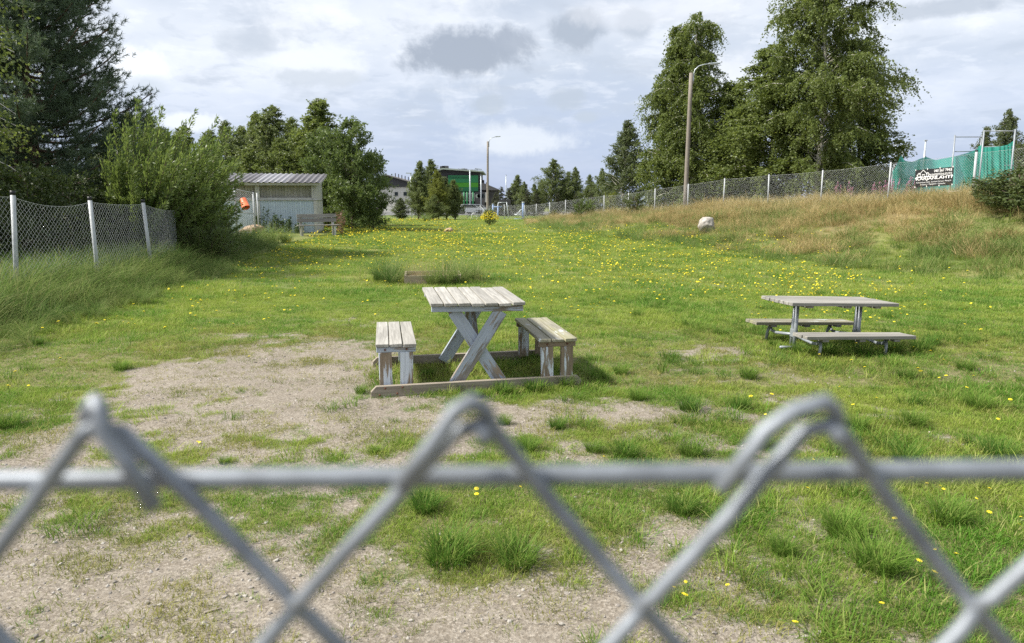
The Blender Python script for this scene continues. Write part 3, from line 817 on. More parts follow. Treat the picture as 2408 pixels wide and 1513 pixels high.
# ------------------------------------------------------------------ near fence, an arm's length from the lens
def build_near_fence():
    YF = 0.15
    pk = [at(px, 968, YF) for px in (240, 1110, 1930)]
    cr = [at(px, 1428, YF) for px in (690, 1505, 2290)]
    W = (pk[2].x - pk[0].x) / 2
    HH = pk[1].z - cr[0].z                    # half a diamond high
    x0 = pk[1].x; z0 = pk[1].z
    root = thing('chain_link_fence', 'low galvanised chain link fence with bent wire tips right before the picnic tables', 'fence', (0, YF, 0))
    rw = 0.0019
    n_down = int(z0 / HH) - 1
    g = random.Random(3)
    jit = {0: (pk[1].x - x0, 0), -2: (pk[0].x - (x0 - W), 0.0), 2: (pk[2].x - (x0 + W), 0.0)}
    cj = {-1: cr[0].x - (x0 - W / 2), 1: cr[1].x - (x0 + W / 2), 3: cr[2].x - (x0 + 1.5 * W)}
    def node(i, j):
        x = x0 + i * W / 2; z = z0 - j * HH
        if j == 0 and i in jit: x += jit[i][0]
        if j == 1 and i in cj: x += cj[i]
        return np.array([x, 0, z])
    hook = {-2: 'R', 0: 'L', 2: 'L'}
    cols = range(-46, 46)
    for i in cols:                            # the wire that runs between column i and i+1
        first = 0 if i % 2 == 0 else 0
        seq = []
        for j in range(n_down):
            ii = i if (i + j) % 2 == 0 else i + 1
            seq.append(node(ii, j))
        top = i if i % 2 == 0 else i + 1
        right_side = (i % 2 == 0)             # this wire leaves the peak to the right
        vis = -6 <= i <= 6
        pts = []
        h = hook.get(top, 'L' if (top // 2) % 3 else 'R')
        p0, p1 = seq[0], seq[1]
        d = (p1 - p0) / np.linalg.norm(p1 - p0)
        if (h == 'L') == right_side:
            # bends over the peak and comes back down beside its neighbour
            sgn = -1 if right_side else 1
            back = np.array([sgn * abs(d[0]) * (0.80 if top == -2 else 1.0), 0, d[2]])
            wide = {2: 0.0085, 0: 0.0022, -2: -0.001}.get(top, 0.003)
            ln = {-2: 0.027, 0: 0.021, 2: 0.022}.get(top, 0.02)
            off = np.array([sgn * wide, -0.0035, 0.0012])
            tip = p0 + back * ln + off + np.array([0, -0.0018, 0])
            mid = p0 + back * ln * 0.5 + off
            sh = p0 + back * 0.006 + off * 1.1
            apex = p0 + np.array([0, -0.002, 0.0028])
            sh2 = p0 + d * 0.006 + np.array([-sgn * 0.0006, 0.0012, 0.0006])
            pts += [tip, mid, sh, (sh + apex) / 2 + np.array([sgn * 0.0004, 0, 0.0012]), apex, (sh2 + apex) / 2 + np.array([-sgn * 0.0006, 0, 0.001]), sh2]
        else:
            sgn = -1 if right_side else 1
            pts += [p0 + np.array([sgn * 0.0035, -0.004, -0.0052]), p0 + np.array([sgn * 0.0012, -0.001, -0.0028]), p0 + d * 0.005 + np.array([0, 0.001, -0.001])]
        side = 1 if right_side else -1
        for j in range(1, len(seq)):
            a, b = seq[j - 1], seq[j]
            c = seq[j + 1] if j + 1 < len(seq) else None
            u = (b - a) / np.linalg.norm(b - a)
            y1 = 0.0016 * (1 if j % 2 else -1) * side
            pts.append((a + b) / 2 + np.array([0, y1, 0]))
            pts.append(b - u * 0.0042 + np.array([0, y1, 0]))
            # hooks round the neighbouring wire
            inx = -np.sign(b[0] - a[0]) * 0.0014
            pts.append(b + np.array([-inx * 0.4, 0, 0]))
            if c is not None:
                w_ = (c - b) / np.linalg.norm(c - b)
                pts.append(b + w_ * 0.0042 + np.array([0, -y1, 0]))
        V, Fq = tube(pts, rw, 8 if vis else 4, cap=True)
        me = clean(mesh_np('wire', V, Fq, smooth=True))
        link('wire', me, M['wire'], root)
    a, b = at(0, 1131, YF + 0.006), at(2408, 1106, YF + 0.006)
    sl = (b.z - a.z) / (b.x - a.x)
    path = [(x, 0.006, a.z + sl * (x - a.x) * (1 if abs(x) < 0.2 else 0.2)) for x in np.linspace(-1.7, 1.7, 41)]
    pipe('tension_wire', path, 0.0025, M['wire'], root, 8)
    for x in (-1.68, 1.68):
        p = pipe('post', [(x, 0.03, -0.05), (x, 0.03, z0 + 0.03)], 0.019, M['post'], root, 12)
        pipe('cap', [(x, 0.03, z0 + 0.03), (x, 0.03, z0 + 0.045)], 0.0205, M['cap'], root, 12)
build_near_fence()

# ------------------------------------------------------------------ picnic table of grey boards
def bolt(p, axis, r, parent, mat=None):
    p = Vector(p); a = Vector(axis).normalized()
    o = pipe('bolt', [p, p + a * 0.006], r, mat or M['rust'], parent, 7)
    return o
def build_table():
    x, y, rz = TABLE
    t = thing('picnic_table', 'weathered wooden picnic table with crossed blue grey legs and two slatted side benches', 'picnic table', (x, y, Z(x, y) - 0.015), rz)
    g = random.Random(5)
    # top
    for k in range(7):
        xx = (k - 3) * 0.1175
        dz = g.uniform(-0.003, 0.004) - xx * 0.012
        y0, y1 = -0.60 + g.uniform(-0.008, 0.008), 0.60 + g.uniform(-0.012, 0.012)
        skew = g.uniform(-0.003, 0.003)
        board('table_plank', (xx + skew, y0, 0.765 + dz), (xx - skew, y1, 0.765 + dz + g.uniform(-.002, .002)), 0.106, 0.029, M['table_top'], t, bev=0.004, wob=0.0025, seed=k)
    for yy in (-0.545, 0.5):
        board('crossbar', (-0.395, yy, 0.7255 + 0.004), (0.395, yy, 0.7255 - 0.006), 0.045, 0.046, M['table_leg'], t)
    # crossed legs
    for yy, s in ((-0.545, 1), (0.5, -1)):
        board('leg', (0.20, yy - 0.0, 0.70), (-0.215, yy, 0.045), 0.115, 0.034, M['table_leg'], t, up=(0, -1, 0), wob=0.002, seed=1)
        board('leg', (-0.20, yy + s * 0.038, 0.70), (0.215, yy + s * 0.038, 0.045), 0.115, 0.034, M['table_leg'], t, up=(0, -1, 0), wob=0.002, seed=2)
        board('brace', (0.0, yy + s * 0.075, 0.40), (0.0, yy + s * 0.37, 0.735), 0.045, 0.04, M['table_leg'], t, up=(1, 0, 0))
    # ground beams
    for yy, dz in ((-0.605, 0.0), (0.565, 0.0)):
        bm = bmesh.new()
        L, H, T = 1.84, 0.105, 0.045
        prof = [(-L / 2, -H / 2), (L / 2, -H / 2), (L / 2, H / 2 - 0.045), (L / 2 - 0.04, H / 2), (-L / 2 + 0.045, H / 2), (-L / 2, H / 2 - 0.045)]
        a = [bm.verts.new((p, -T / 2, q)) for p, q in prof]; b = [bm.verts.new((p, T / 2, q)) for p, q in prof]
        bm.faces.new(a); bm.faces.new(b[::-1])
        for i in range(6): bm.faces.new((a[(i + 1) % 6], a[i], b[i], b[(i + 1) % 6]))
        bmesh.ops.recalc_face_normals(bm, faces=bm.faces)
        bmesh.ops.bevel(bm, geom=list(bm.edges), offset=0.003, segments=1, affect='EDGES')
        me = bpy.data.meshes.new('ground_beam'); bm.to_mesh(me); bm.free()
        o = link('ground_beam', me, M['beam'], t); o.location = (0.0, yy, 0.055); o.rotation_euler = (0, R(-0.3), R(2.2) if yy < 0 else R(1))
        if yy < 0:
            for bx, bz in ((-0.80, 0.085), (-0.655, 0.088), (-0.845, 0.03), (-0.70, 0.036)):
                bolt((bx, yy - 0.0225 - 0.0 + math.tan(R(2.2)) * bx, bz), (0, -1, 0), 0.0085, t)
    # benches
    for side, mat in ((-1, M['table_top']), (1, M['mossy'])):
        bx = side * 0.70
        for k in (-1, 0, 1):
            y0, y1 = -0.60 + g.uniform(-0.01, 0.01), 0.59 + g.uniform(-0.015, 0.015)
            board('bench_plank', (bx + k * 0.116, y0, 0.435 + g.uniform(-.003, .003)), (bx + k * 0.116 + g.uniform(-.004, .004), y1, 0.435), 0.105, 0.028, mat, t, wob=0.0025, seed=10 + k + side * 5)
        for yy in (-0.555, 0.52):
            bar = board('bench_bar', (bx - 0.165, yy, 0.397), (bx + 0.165, yy, 0.397), 0.044, 0.046, M['table_leg'] if side < 0 else M['bench_leg'], t, up=(0, 0, 1))
            for lx in (-0.092, 0.088):
                board('bench_leg', (bx + lx, yy - 0.003, 0.374), (bx + lx + g.uniform(-.006, .006), yy - 0.003, 0.06), 0.108, 0.042, M['bench_leg'], t, up=(0, -1, 0), wob=0.0015, seed=20)
                if yy < 0: bolt((bx + lx, yy - 0.022, 0.398), (0, -1, 0), 0.009, t)
build_table()

# ------------------------------------------------------------------ low picnic table on steel pipes
def build_table2():
    x, y, rz = TABLE2
    t = thing('picnic_table', 'low picnic table of long grey planks on galvanised pipe legs in uncut grass', 'picnic table', (x, y, Z(x, y)), rot=(0, R(2.1), rz))
    g = random.Random(9)
    zt_, zb = 0.545, 0.235
    for k in range(7):
        yy = (k - 3) * 0.088
        board('table_plank', (-0.655 + g.uniform(-.006, .006), yy, zt_ - 0.0165 + g.uniform(-.002, .002)), (0.67 + g.uniform(-.006, .006), yy, zt_ - 0.0165), 0.077, 0.036, M['grey_board'], t, wob=0.0015, seed=k)
    for xx in (-0.41, 0.06, 0.43):
        board('batten', (xx, -0.27, zt_ - 0.0475), (xx, 0.27, zt_ - 0.0475), 0.075, 0.028, M['grey_board'], t)
    for side in (-1, 1):
        by = side * 0.475
        for k in (-1, 0, 1):
            board('bench_plank', (-0.655 + g.uniform(-.006, .006), by + k * 0.088, zb - 0.0165), (0.665 + g.uniform(-.006, .006), by + k * 0.088, zb - 0.0165 + g.uniform(-.002, .002)), 0.077, 0.036, M['grey_board'] if side < 0 else M['mossy'], t, wob=0.0015, seed=k + 5)
        for xx in (-0.42, 0.02, 0.44):
            board('batten', (xx, by - 0.12, zb - 0.0475), (xx, by + 0.12, zb - 0.0475), 0.07, 0.028, M['old_bench'], t)
    for xx in (-0.40, 0.40):
        for dy in (-0.045, 0.045):
            pipe('leg', [(xx + dy * 0.35, dy, zt_ - 0.062), (xx + dy * 0.35, dy * 1.15, -0.03)], 0.0215, M['galv'], t, 10)
        for side in (-1, 1):
            # arm from the legs out to the bench, swept up under it
            pts = [(xx, side * 0.03, 0.15), (xx, side * 0.2, 0.13), (xx, side * 0.34, 0.115), (xx, side * 0.43, 0.125), (xx, side * 0.475, 0.17)]
            pipe('bench_arm', pts, 0.017, M['galv'], t, 8)
            pipe('bench_foot', [(xx, side * 0.475, 0.172), (xx - 0.01, side * 0.50, 0.10), (xx - 0.02, side * 0.50, -0.02)], 0.017, M['galv'], t, 8)
        box('clamp', (xx, 0, 0.165), (0.03, 0.11, 0.09), M['galv'], t, bev=0.004)
    pipe('foot_pipe', [(-0.62, -0.10, 0.028), (-0.40, -0.06, 0.018)], 0.016, M['galv'], t, 8)
    for xx in (-0.35, 0.33):
        bolt((xx, 0.475, zb), (0, 0, 1), 0.012, t, M['galv'])
build_table2()

# ------------------------------------------------------------------ wooden frame in the middle of the lawn
def build_sandbox():
    a = ground(945, 668); b = ground(1092, 668)
    c = (a + b) / 2
    t = thing('sandbox_frame', 'small wooden sandbox frame half hidden by long grass tufts on the lawn', 'sandbox', (c.x, c.y, Z(c.x, c.y)), R(7))
    Lx, Ly, H, T = 1.15, 0.80, 0.17, 0.04
    board('side_board', (-Lx / 2, 0, H / 2), (Lx / 2, 0, H / 2), H, T, M['box_board'], t, up=(0, -1, 0))
    board('side_board', (-Lx / 2, Ly, H / 2 + 0.02), (Lx / 2, Ly, H / 2 + 0.02), H, T, M['box_board'], t, up=(0, -1, 0))
    for xx in (-Lx / 2 + T / 2, Lx / 2 - T / 2):
        board('side_board', (xx, T / 2 + 0.002, H / 2 + 0.004), (xx, Ly - T / 2 - 0.002, H / 2 + 0.02), H, T, M['box_board'], t, up=(1, 0, 0))
    g = np.random.default_rng(4)
    xs = np.linspace(-Lx / 2 + T, Lx / 2 - T, 14); ys = np.linspace(T, Ly - T, 10)
    X, Y = np.meshgrid(xs, ys)
    Zs = 0.05 + 0.05 * np.exp(-((X + 0.12) ** 2 + (Y - 0.2) ** 2) / 0.03) + 0.015 * g.uniform(0, 1, X.shape)
    V = np.stack([X, Y, Zs], -1).reshape(-1, 3)
    i, j = np.meshgrid(np.arange(13), np.arange(9)); q = (j * 14 + i).ravel()
    link('sand', mesh_np('sand', V, np.stack([q, q + 1, q + 15, q + 14], -1), smooth=True), M['sand'], t)
    return c
BOX = build_sandbox()

# ------------------------------------------------------------------ grass tussocks one can tell apart
def build_tussocks():
    big = [tuft_mesh('tussock', M['tuft'], 300, 0.205, 0.085, 0.0045, 0.85, 400 + i, segs=5) for i in range(4)]
    long_ = [tuft_mesh('tussock', M['tall'], 220, 0.80, 0.15, 0.008, 1.15, 420 + i, segs=6) for i in range(3)]
    spots = [  # px, py of the foot, scale, label
        (1058, 1322, 1.12, 'dense round grass tussock on bare soil, the larger of two side by side'),
        (1217, 1328, 0.95, 'grass tussock beside a larger one on bare soil, the smaller and flatter of two'),
        (1312, 1008, 0.62, 'single green tussock on the sandy patch before the picnic table'),
        (1185, 998, 0.50, 'small green tussock by the sandy patch'),
        (1475, 1075, 0.75, None), (1625, 1070, 0.78, None), (1395, 1062, 0.55, None), (1240, 1060, 0.62, None),
        (1840, 1300, 0.62, None), (1600, 1205, 0.72, None), (1000, 1200, 0.8, None), (880, 1065, 0.30, None), (528, 1090, 0.34, None),
        (20, 1005, 0.8, None), (1620, 965, 0.8, None), (1740, 960, 0.75, None), (1500, 940, 0.7, None),
        (1890, 975, 0.7, None), (2010, 1010, 0.85, None), (2150, 1000, 0.8, None), (2300, 960, 0.9, None), (1790, 1050, 0.7, None),
        (2060, 1340, 1.0, None), (1985, 1260, 0.9, None), (2230, 1230, 0.9, None), (2350, 1080, 0.9, None), (2130, 1090, 0.8, None),
        (1500, 745, 0.8, None), (1760, 890, 0.8, None), (2130, 890, 0.8, None), (2270, 870, 0.8, None),
        (285, 870, 0.7, None), (90, 810, 0.6, None)]
    at_beam = [(1120, 935, 0.5), (1185, 926, 0.7), (1255, 920, 0.75), (1330, 908, 0.85), (1405, 893, 0.85), (1460, 880, 0.7), (1290, 880, 0.6), (1010, 885, 0.55), (1090, 875, 0.6), (848, 925, 0.5), (1150, 880, 0.6), (1250, 850, 0.65)]
    at_steel = [(1885, 832, 0.9), (1950, 838, 1.0), (2030, 838, 0.9), (2100, 832, 1.0), (2165, 826, 1.1), (1820, 815, 0.6), (2190, 812, 0.9), (1990, 815, 0.9), (1900, 800, 0.8)]
    for k, (px, py, sc, lab) in enumerate(spots):
        p = ground(px, py)
        o = link('grass_tussock', big[k % 4])
        o.location = p; o.rotation_euler = (0, 0, k * 1.3); o.scale = (sc, sc, sc * 0.95)
        if lab: tag(o, lab, 'tussock')
        else: tag(o, 'low green grass tussock standing up from worn turf', 'tussock', 'tussocks in the worn turf')
    for lst, lab, grp in ((at_beam, 'green grass tussock growing against the ground beams of the crossed leg table', 'tussocks at the wooden table'), (at_steel, 'green grass tussock growing under the benches of the pipe legged table', 'tussocks at the pipe legged table')):
        for k, (px, py, sc) in enumerate(lst):
            p = ground(px, py)
            o = link('grass_tussock', big[k % 4]); o.location = p; o.rotation_euler = (0, 0, k * 1.9); o.scale = (sc, sc, sc)
            tag(o, lab, 'tussock', grp)
    for k, (px, py, sc) in enumerate([(898, 662, 0.8), (922, 668, 0.8), (1018, 670, 0.6), (1048, 670, 0.75), (1080, 668, 0.75), (1114, 660, 0.8), (1058, 642, 0.6), (920, 645, 0.65)]):
        p = ground(px, py)
        o = link('grass_tussock', long_[k % 3])
        o.location = p; sc *= 1.3; o.rotation_euler = (0, 0, k * 2.1); o.scale = (sc, sc, sc * 0.85)
        tag(o, 'long drooping grass tussock leaning on the sandbox boards', 'tussock', 'tussocks round the sandbox')
    g = np.random.default_rng(40)
    # straw stalks behind the sandbox
    seed = [tuft_mesh('stalks', M['seed'], 12, 0.55, 0.2, 0.004, 0.3, 440 + i, segs=3) for i in range(3)]
    x = BOX.x + g.normal(0, 0.65, 46); y = BOX.y + 0.6 + g.normal(0, 0.35, 46)
    scatter('pale_stalks', p3(x, y), g.uniform(0.6, 1.2, 46), seed, 'pale thin seed stalks rising round the sandbox frame', 'grass', 41, 0.08)
    # mound of long grass left of the old bench
    for k, (px, py, sc) in enumerate([(600, 575, 1.0), (640, 572, 0.9), (560, 590, 1.1), (672, 570, 0.7), (1003, 521, 1.0)]):
        p = ground(px, py)
        o = link('grass_tussock', long_[k % 3])
        o.location = p; o.rotation_euler = (0, 0, k * 2.7); o.scale = (sc * 1.6, sc * 1.6, sc * 1.2)
        if k < 4: tag(o, 'thick green grass hummock by the reddish boulder near the shed', 'tussock', 'hummocks by the boulder')
        else: tag(o, 'grass hummock near the rusty post at the far end of the lawn', 'tussock')
build_tussocks()

# ------------------------------------------------------------------ yellow flowers
def flower_mesh(seed, h):
    g = np.random.default_rng(seed)
    V, Fc, T, mi = [], [], [], []
    n = 9
    tilt = g.uniform(-0.35, 0.35, 2)
    top = np.array([g.uniform(-.02, .02), g.uniform(-.02, .02), h])
    rr = 0.0185
    def add(vs_, fs, m):
        o = len(V); V.extend(vs_); Fc.extend([[i + o for i in f] for f in fs]); mi.extend([m] * len(fs)); T.extend([g.uniform()] * len(vs_))
    def tl(p):
        x, y, z = p
        return top + np.array([x, y, z + x * tilt[0] + y * tilt[1]])
    for k in range(n):
        a = k * 2 * math.pi / n + g.uniform(-.1, .1); b = 0.36
        add([tl((0, 0, 0.004)), tl((rr * .8 * math.cos(a - b), rr * .8 * math.sin(a - b), 0.005)), tl((rr * math.cos(a), rr * math.sin(a), 0.003)), tl((rr * .8 * math.cos(a + b), rr * .8 * math.sin(a + b), 0.005))], [[0, 1, 2, 3]], 0)
    for k in range(6):                        # domed middle and calyx
        a0, a1 = k * math.pi / 3, (k + 1) * math.pi / 3
        add([tl((0, 0, 0.010)), tl((.009 * math.cos(a0), .009 * math.sin(a0), 0.006)), tl((.009 * math.cos(a1), .009 * math.sin(a1), 0.006)), tl((0, 0, 0.010))], [[0, 1, 2, 3]], 0)
        add([tl((0, 0, -0.010)), tl((.008 * math.cos(a0), .008 * math.sin(a0), 0.003)), tl((.008 * math.cos(a1), .008 * math.sin(a1), 0.003)), tl((0, 0, -0.010))], [[0, 1, 2, 3]], 1)
    for k in range(3):
        a0, a1 = k * 2.094, (k + 1) * 2.094
        r = 0.0016
        b0, b1 = np.array([r * math.cos(a0), r * math.sin(a0), -0.02]), np.array([r * math.cos(a1), r * math.sin(a1), -0.02])
        add([b0, b1, top + b1 + [0, 0, 0.012], top + b0 + [0, 0, 0.012]], [[0, 1, 2, 3]], 1)
    me = mesh_np('yellow_flower', np.array(V), np.array(Fc), np.array(T), mat_idx=mi)
    clean(me)
    me.materials.append(M['yellow']); me.materials.append(M['stem'])
    return me
def build_flowers():
    g = np.random.default_rng(50)
    fm = [flower_mesh(i, h) for i, h in enumerate((0.07, 0.09, 0.11, 0.085, 0.10))]
    blobs = [  # px, py, sx, sy, count: drifts of flowers
        (900, 565, 170, 22, 520), (760, 590, 110, 26, 260), (1080, 560, 120, 22, 420), (1020, 517, 95, 4, 420), (960, 535, 110, 12, 420),
        (1230, 585, 150, 26, 420), (1450, 560, 170, 18, 320), (1400, 605, 170, 32, 480), (1650, 600, 130, 28, 320), (1800, 635, 170, 30, 270), (1900, 672, 120, 18, 120),
        (1960, 690, 110, 16, 80), (820, 545, 70, 10, 220), (930, 600, 170, 22, 260), (650, 625, 90, 22, 90), (1480, 660, 140, 26, 120), (2010, 735, 130, 34, 60), (1150, 640, 170, 40, 60), (560, 690, 150, 40, 45),
        (1700, 545, 150, 10, 90)]
    pts = []
    for px, py, sx, sy, n in blobs:
        n = int(n * 1.5); x = g.normal(px, sx, n * 3); y = g.normal(py, sy, n * 3)
        q = 0.5 * vnoise(x, y * 3, 0.03) + 0.5 * vnoise(x, y * 3, 0.09)
        keep = g.uniform(0, 1, n * 3) < sst(0.2, 0.8, q)
        pts += list(zip(x[keep][:n], y[keep][:n]))
    near = [(1040, 1158), (1112, 1182), (1126, 1180), (467, 1052), (1580, 1405), (1612, 1385), (1705, 1400), (1612, 1430), (2080, 1440), (1900, 1165), (1352, 1145), (1222, 1160),
            (2215, 1160), (2222, 1175), (2300, 1190), (2320, 1170), (2395, 1230), (2395, 1250), (2375, 1135), (2165, 1145), (2180, 1148), (2145, 1150), (2105, 1260), (1880, 1490), (40, 890), (60, 895), (70, 920), (25, 930), (137, 862), (2350, 1005), (1910, 1095), (1425, 1085),
            (2160, 1355), (2200, 1375), (2245, 1330), (2190, 1310), (2330, 1240), (260, 760), (245, 765), (275, 755), (290, 770), (850, 725), (865, 720), (530, 700), (545, 695), (405, 690), (590, 850), (2155, 890)]
    rest = [(1700 + g.uniform(0, 700), 760 + g.uniform(0, 240)) for _ in range(26)] + [(g.uniform(60, 700), g.uniform(690, 790)) for _ in range(30)] + [(g.uniform(1200, 2400), g.uniform(690, 760)) for _ in range(40)]
    W = []
    for px, py in near + rest + pts:
        if py < 512.5: continue
        p = ground(px, py + 2)
        if p is None or p.y > 75: continue
        if dryness(p.x, p.y) > 0.5 or (tall_zone(p.x, p.y) > 0.4 and p.y < 24): continue
        W.append((p.x, p.y, p.z))
    W.sort(key=lambda p: p[0] ** 2 + p[1] ** 2)
    for k, p in enumerate(W[:280]):
        o = link('yellow_flower', fm[k % 5])
        s = g.uniform(0.6, 1.15) * (1.0 if p[1] > 5 else 0.7)
        o.location = p; o.rotation_euler = (0, 0, g.uniform(0, 6.28)); o.scale = (s,) * 3
        tag(o, 'small yellow flower on a thin stem in the grass', 'flower', 'yellow flowers in the grass')
    far = np.array(W[280:])
    d = np.hypot(far[:, 0], far[:, 1])
    scatter('yellow_flowers', far, g.uniform(0.55, 1.2, len(far)) * (1 + 0.6 * sst(10, 40, d)), fm, 'drifts of small yellow flowers over the middle and far lawn', 'flowers', 51, 0.3)
    # yarrow on the bank
    ym = []
    for i in range(3):
        gg = np.random.default_rng(70 + i)
        V, Fa, T = blades(5, 0.33, 0.02, 0.006, 0.25, 500 + i, segs=3)
        mi = [0] * len(Fa); V = list(V); Fa = list(Fa); T = list(T)
        for q in range(9):
            c = np.array([gg.uniform(-.035, .035), gg.uniform(-.035, .035), 0.33 + gg.uniform(-.01, .01)])
            o = len(V); r = 0.013
            V += [c + [r, 0, 0], c + [-r * .5, r * .87, 0], c + [-r * .5, -r * .87, 0]]; Fa += [np.array([o, o + 1, o + 2])]; T += [0.5] * 3; mi.append(1)
        me = mesh_np('yarrow', np.array(V), np.array(Fa), np.array(T), mat_idx=mi); me.materials.append(M['stem']); me.materials.append(M['white_fl']); ym.append(me)
    x, y = g.uniform(4, 20, 3000), g.uniform(12, 45, 3000)
    s, q = bank_q(x, y)
    keep = (q > -1.5) & (q < 7.5) & (g.uniform(0, 1, 3000) < 0.22 * sst(0.4, 0.65, fbm(x, y, 0.5, 2))) & (dryness(x, y) > 0.3)
    scatter('yarrow', p3(x[keep], y[keep]), g.uniform(0.7, 1.2, keep.sum()), ym, 'scattered white yarrow heads in the dry grass of the bank', 'flowers', 52, 0.12)
build_flowers()

# ------------------------------------------------------------------ stones, litter
def boulder(name, label, px, py, size, mat, seed, rz=0, sink=0.25, Y=None):
    g = np.random.default_rng(seed)
    bm = bmesh.new(); bmesh.ops.create_icosphere(bm, subdivisions=4, radius=1)
    P = np.array([v.co[:] for v in bm.verts])
    k = 1 + 0.35 * (fbm(P[:, 0] + seed, P[:, 1] + P[:, 2] * 1.7, 1.1, 3) - 0.5) + 0.12 * (fbm(P[:, 2] + seed, P[:, 0] - P[:, 1], 3.5, 3) - 0.5)
    for _ in range(3):                        # flat split faces
        n = g.normal(size=3); n /= np.linalg.norm(n); d = P @ n
        k = np.where(d > 0.8, k * (0.8 / np.maximum(d, 0.01)) ** 0.7, k)
    for v, kk in zip(bm.verts, k):
        v.co = Vector((v.co.x * size[0] * kk, v.co.y * size[1] * kk, v.co.z * size[2] * kk)); 
    for f in bm.faces: f.smooth = True
    me = bpy.data.meshes.new(name); bm.to_mesh(me); bm.free()
    p = ground(px, py)
    o = link(name, me, mat); o.location = (p.x, p.y, p.z + size[2] * (1 - sink * 2)); o.rotation_euler = (0, R(-14), rz)
    return tag(o, label, 'boulder')
boulder('boulder', 'pale grey boulder lying at the foot of the dry grass bank', 1662, 548, (0.36, 0.32, 0.36), M['rock'], 3, 0.6, 0.14)
boulder('boulder', 'small tan boulder in the middle of the flowering lawn', 1055, 547, (0.22, 0.2, 0.15), M['rock_red'], 8, 0.2)
boulder('boulder', 'broad low reddish boulder in grass before the shed fence', 592, 552, (0.52, 0.34, 0.26), M['rock_red'], 12, 0.1)
def build_litter():
    sm = [stone_mesh('stone', M['stone'], 330 + i, 1, 0.65, 0.22) for i in range(3)] + [stone_mesh('stone', M['stone_w'], 340 + i, 1, 0.6, 0.22) for i in range(3)]
    g = random.Random(8)
    spots = [(915, 1305), (1090, 1300), (1700, 1345), (1690, 1362), (1380, 1510), (960, 1330), (1355, 1345), (270, 1370), (345, 1420), (375, 1425), (555, 1400), (590, 1408), (690, 1360), (80, 1500), (170, 1470), (235, 1500), (1450, 1390), (990, 1400), (1190, 1460), (1260, 1385),
             (1930, 1490), (1590, 1500), (1890, 1500), (2030, 1470), (1680, 1490), (820, 1500), (1020, 1330), (1320, 1470), (650, 1320), (470, 1330)]
    for k, (px, py) in enumerate(spots):
        p = ground(px, py)
        o = link('stone', sm[k % 6]); s = g.uniform(0.007, 0.0135)
        o.location = (p.x, p.y, p.z + s * 0.3); o.scale = (s,) * 3; o.rotation_euler = (g.uniform(-.3, .3), g.uniform(-.3, .3), g.uniform(0, 6))
        tag(o, 'thumb sized pale stone lying on bare soil', 'stone', 'stones on the bare soil')
    p = ground(500, 1438)
    o = box('wood_chip', (p.x, p.y, p.z + 0.004), (0.062, 0.010, 0.006), M['beam'], None, (0, 0.05, R(35)), 0.001, 0.0015, 3)
    tag(o, 'thin splinter of wood lying on stony soil', 'stick')
    for px, py, m, lab in ((467, 1045, 'yellowing', 'fallen yellow leaf on sandy soil'), (622, 1160, None, None)):
        if not lab: continue
        p = ground(px, py)
        me = mesh_np('fallen_leaf', np.array([[0, 0, 0], [.012, .016, .006], [0, .036, .003], [-.012, .016, .008]]), np.array([[0, 1, 2, 3]]), np.array([1.0] * 4))
        o = link('fallen_leaf', me, M['yellow']); o.location = p + Vector((0, 0, 0.006)); tag(o, lab, 'leaf')
build_litter()

# ------------------------------------------------------------------ wire fences
def wire_grid(a, b, zlo_a, zhi_a, zlo_b, zhi_b, mesh, r, sag=0.0, wob=0.0, seed=0, n=3, zig=False):
    """chain link between two posts: two families of wires, each really a row of zigzags"""
    g = np.random.default_rng(seed)
    a, b = np.array(a[:2], float), np.array(b[:2], float)
    L = np.linalg.norm(b - a); H = max(zhi_a - zlo_a, zhi_b - zlo_b)
    paths = []
    def P(u, v):                              # u along, v up, metres
        t = u / L
        lo = zlo_a + (zlo_b - zlo_a) * t; hi = zhi_a + (zhi_b - zhi_a) * t - sag * 4 * t * (1 - t)
        xy = a + (b - a) * t
        return (xy[0], xy[1], lo + (hi - lo) * v / H)
    if zig:
        w = mesh / 2
        k = int(L / w)
        m = int(H / w)
        pw = g.normal(0, wob, (k + 2, m + 2)); pv = g.normal(0, wob, (k + 2, m + 2))
        pw += 0.016 * np.cumsum(g.normal(0, 0.12, (k + 2, 1)), axis=0) * np.linspace(0, 1, m + 2)[None]
        for i in range(k):
            pts = []
            for j in range(m + 1):
                ii = i if (i + j) % 2 == 0 else i + 1
                u = min(max(ii * w + pw[ii, j], 0), L); v = min(max(j * H / m + pv[ii, j], 0), H)
                pts.append(P(u, v))
            paths.append(pts)
    else:
        s = mesh
        for c in np.arange(-H, L, s):
            u0, u1 = max(c, 0), min(c + H, L)
            if u1 - u0 > 0.02:
                paths.append([P(u0, u0 - c), P(u1, u1 - c)])
                paths.append([P(u0, H - (u0 - c)), P(u1, H - (u1 - c))])
    V, Fq = merge_tubes(paths, [r] * len(paths), n)
    return mesh_np('wire_mesh', V, Fq)
def fence_post(parent, x, y, z0, z1, r, lean=(0, 0), cap=True, n=10):
    p0 = Vector((x - lean[0] * 0.5, y - lean[1] * 0.5, z0)); p1 = Vector((x + lean[0] * 0.5, y + lean[1] * 0.5, z1))
    o = pipe('post', [p0, p1], r, M['post'], parent, n)
    if cap:
        d = (p1 - p0).normalized()
        q = pipe('cap', [p1 - d * 0.02, p1 + d * 0.035], r * 1.07, M['cap'], o, n)
    return o, p0, p1
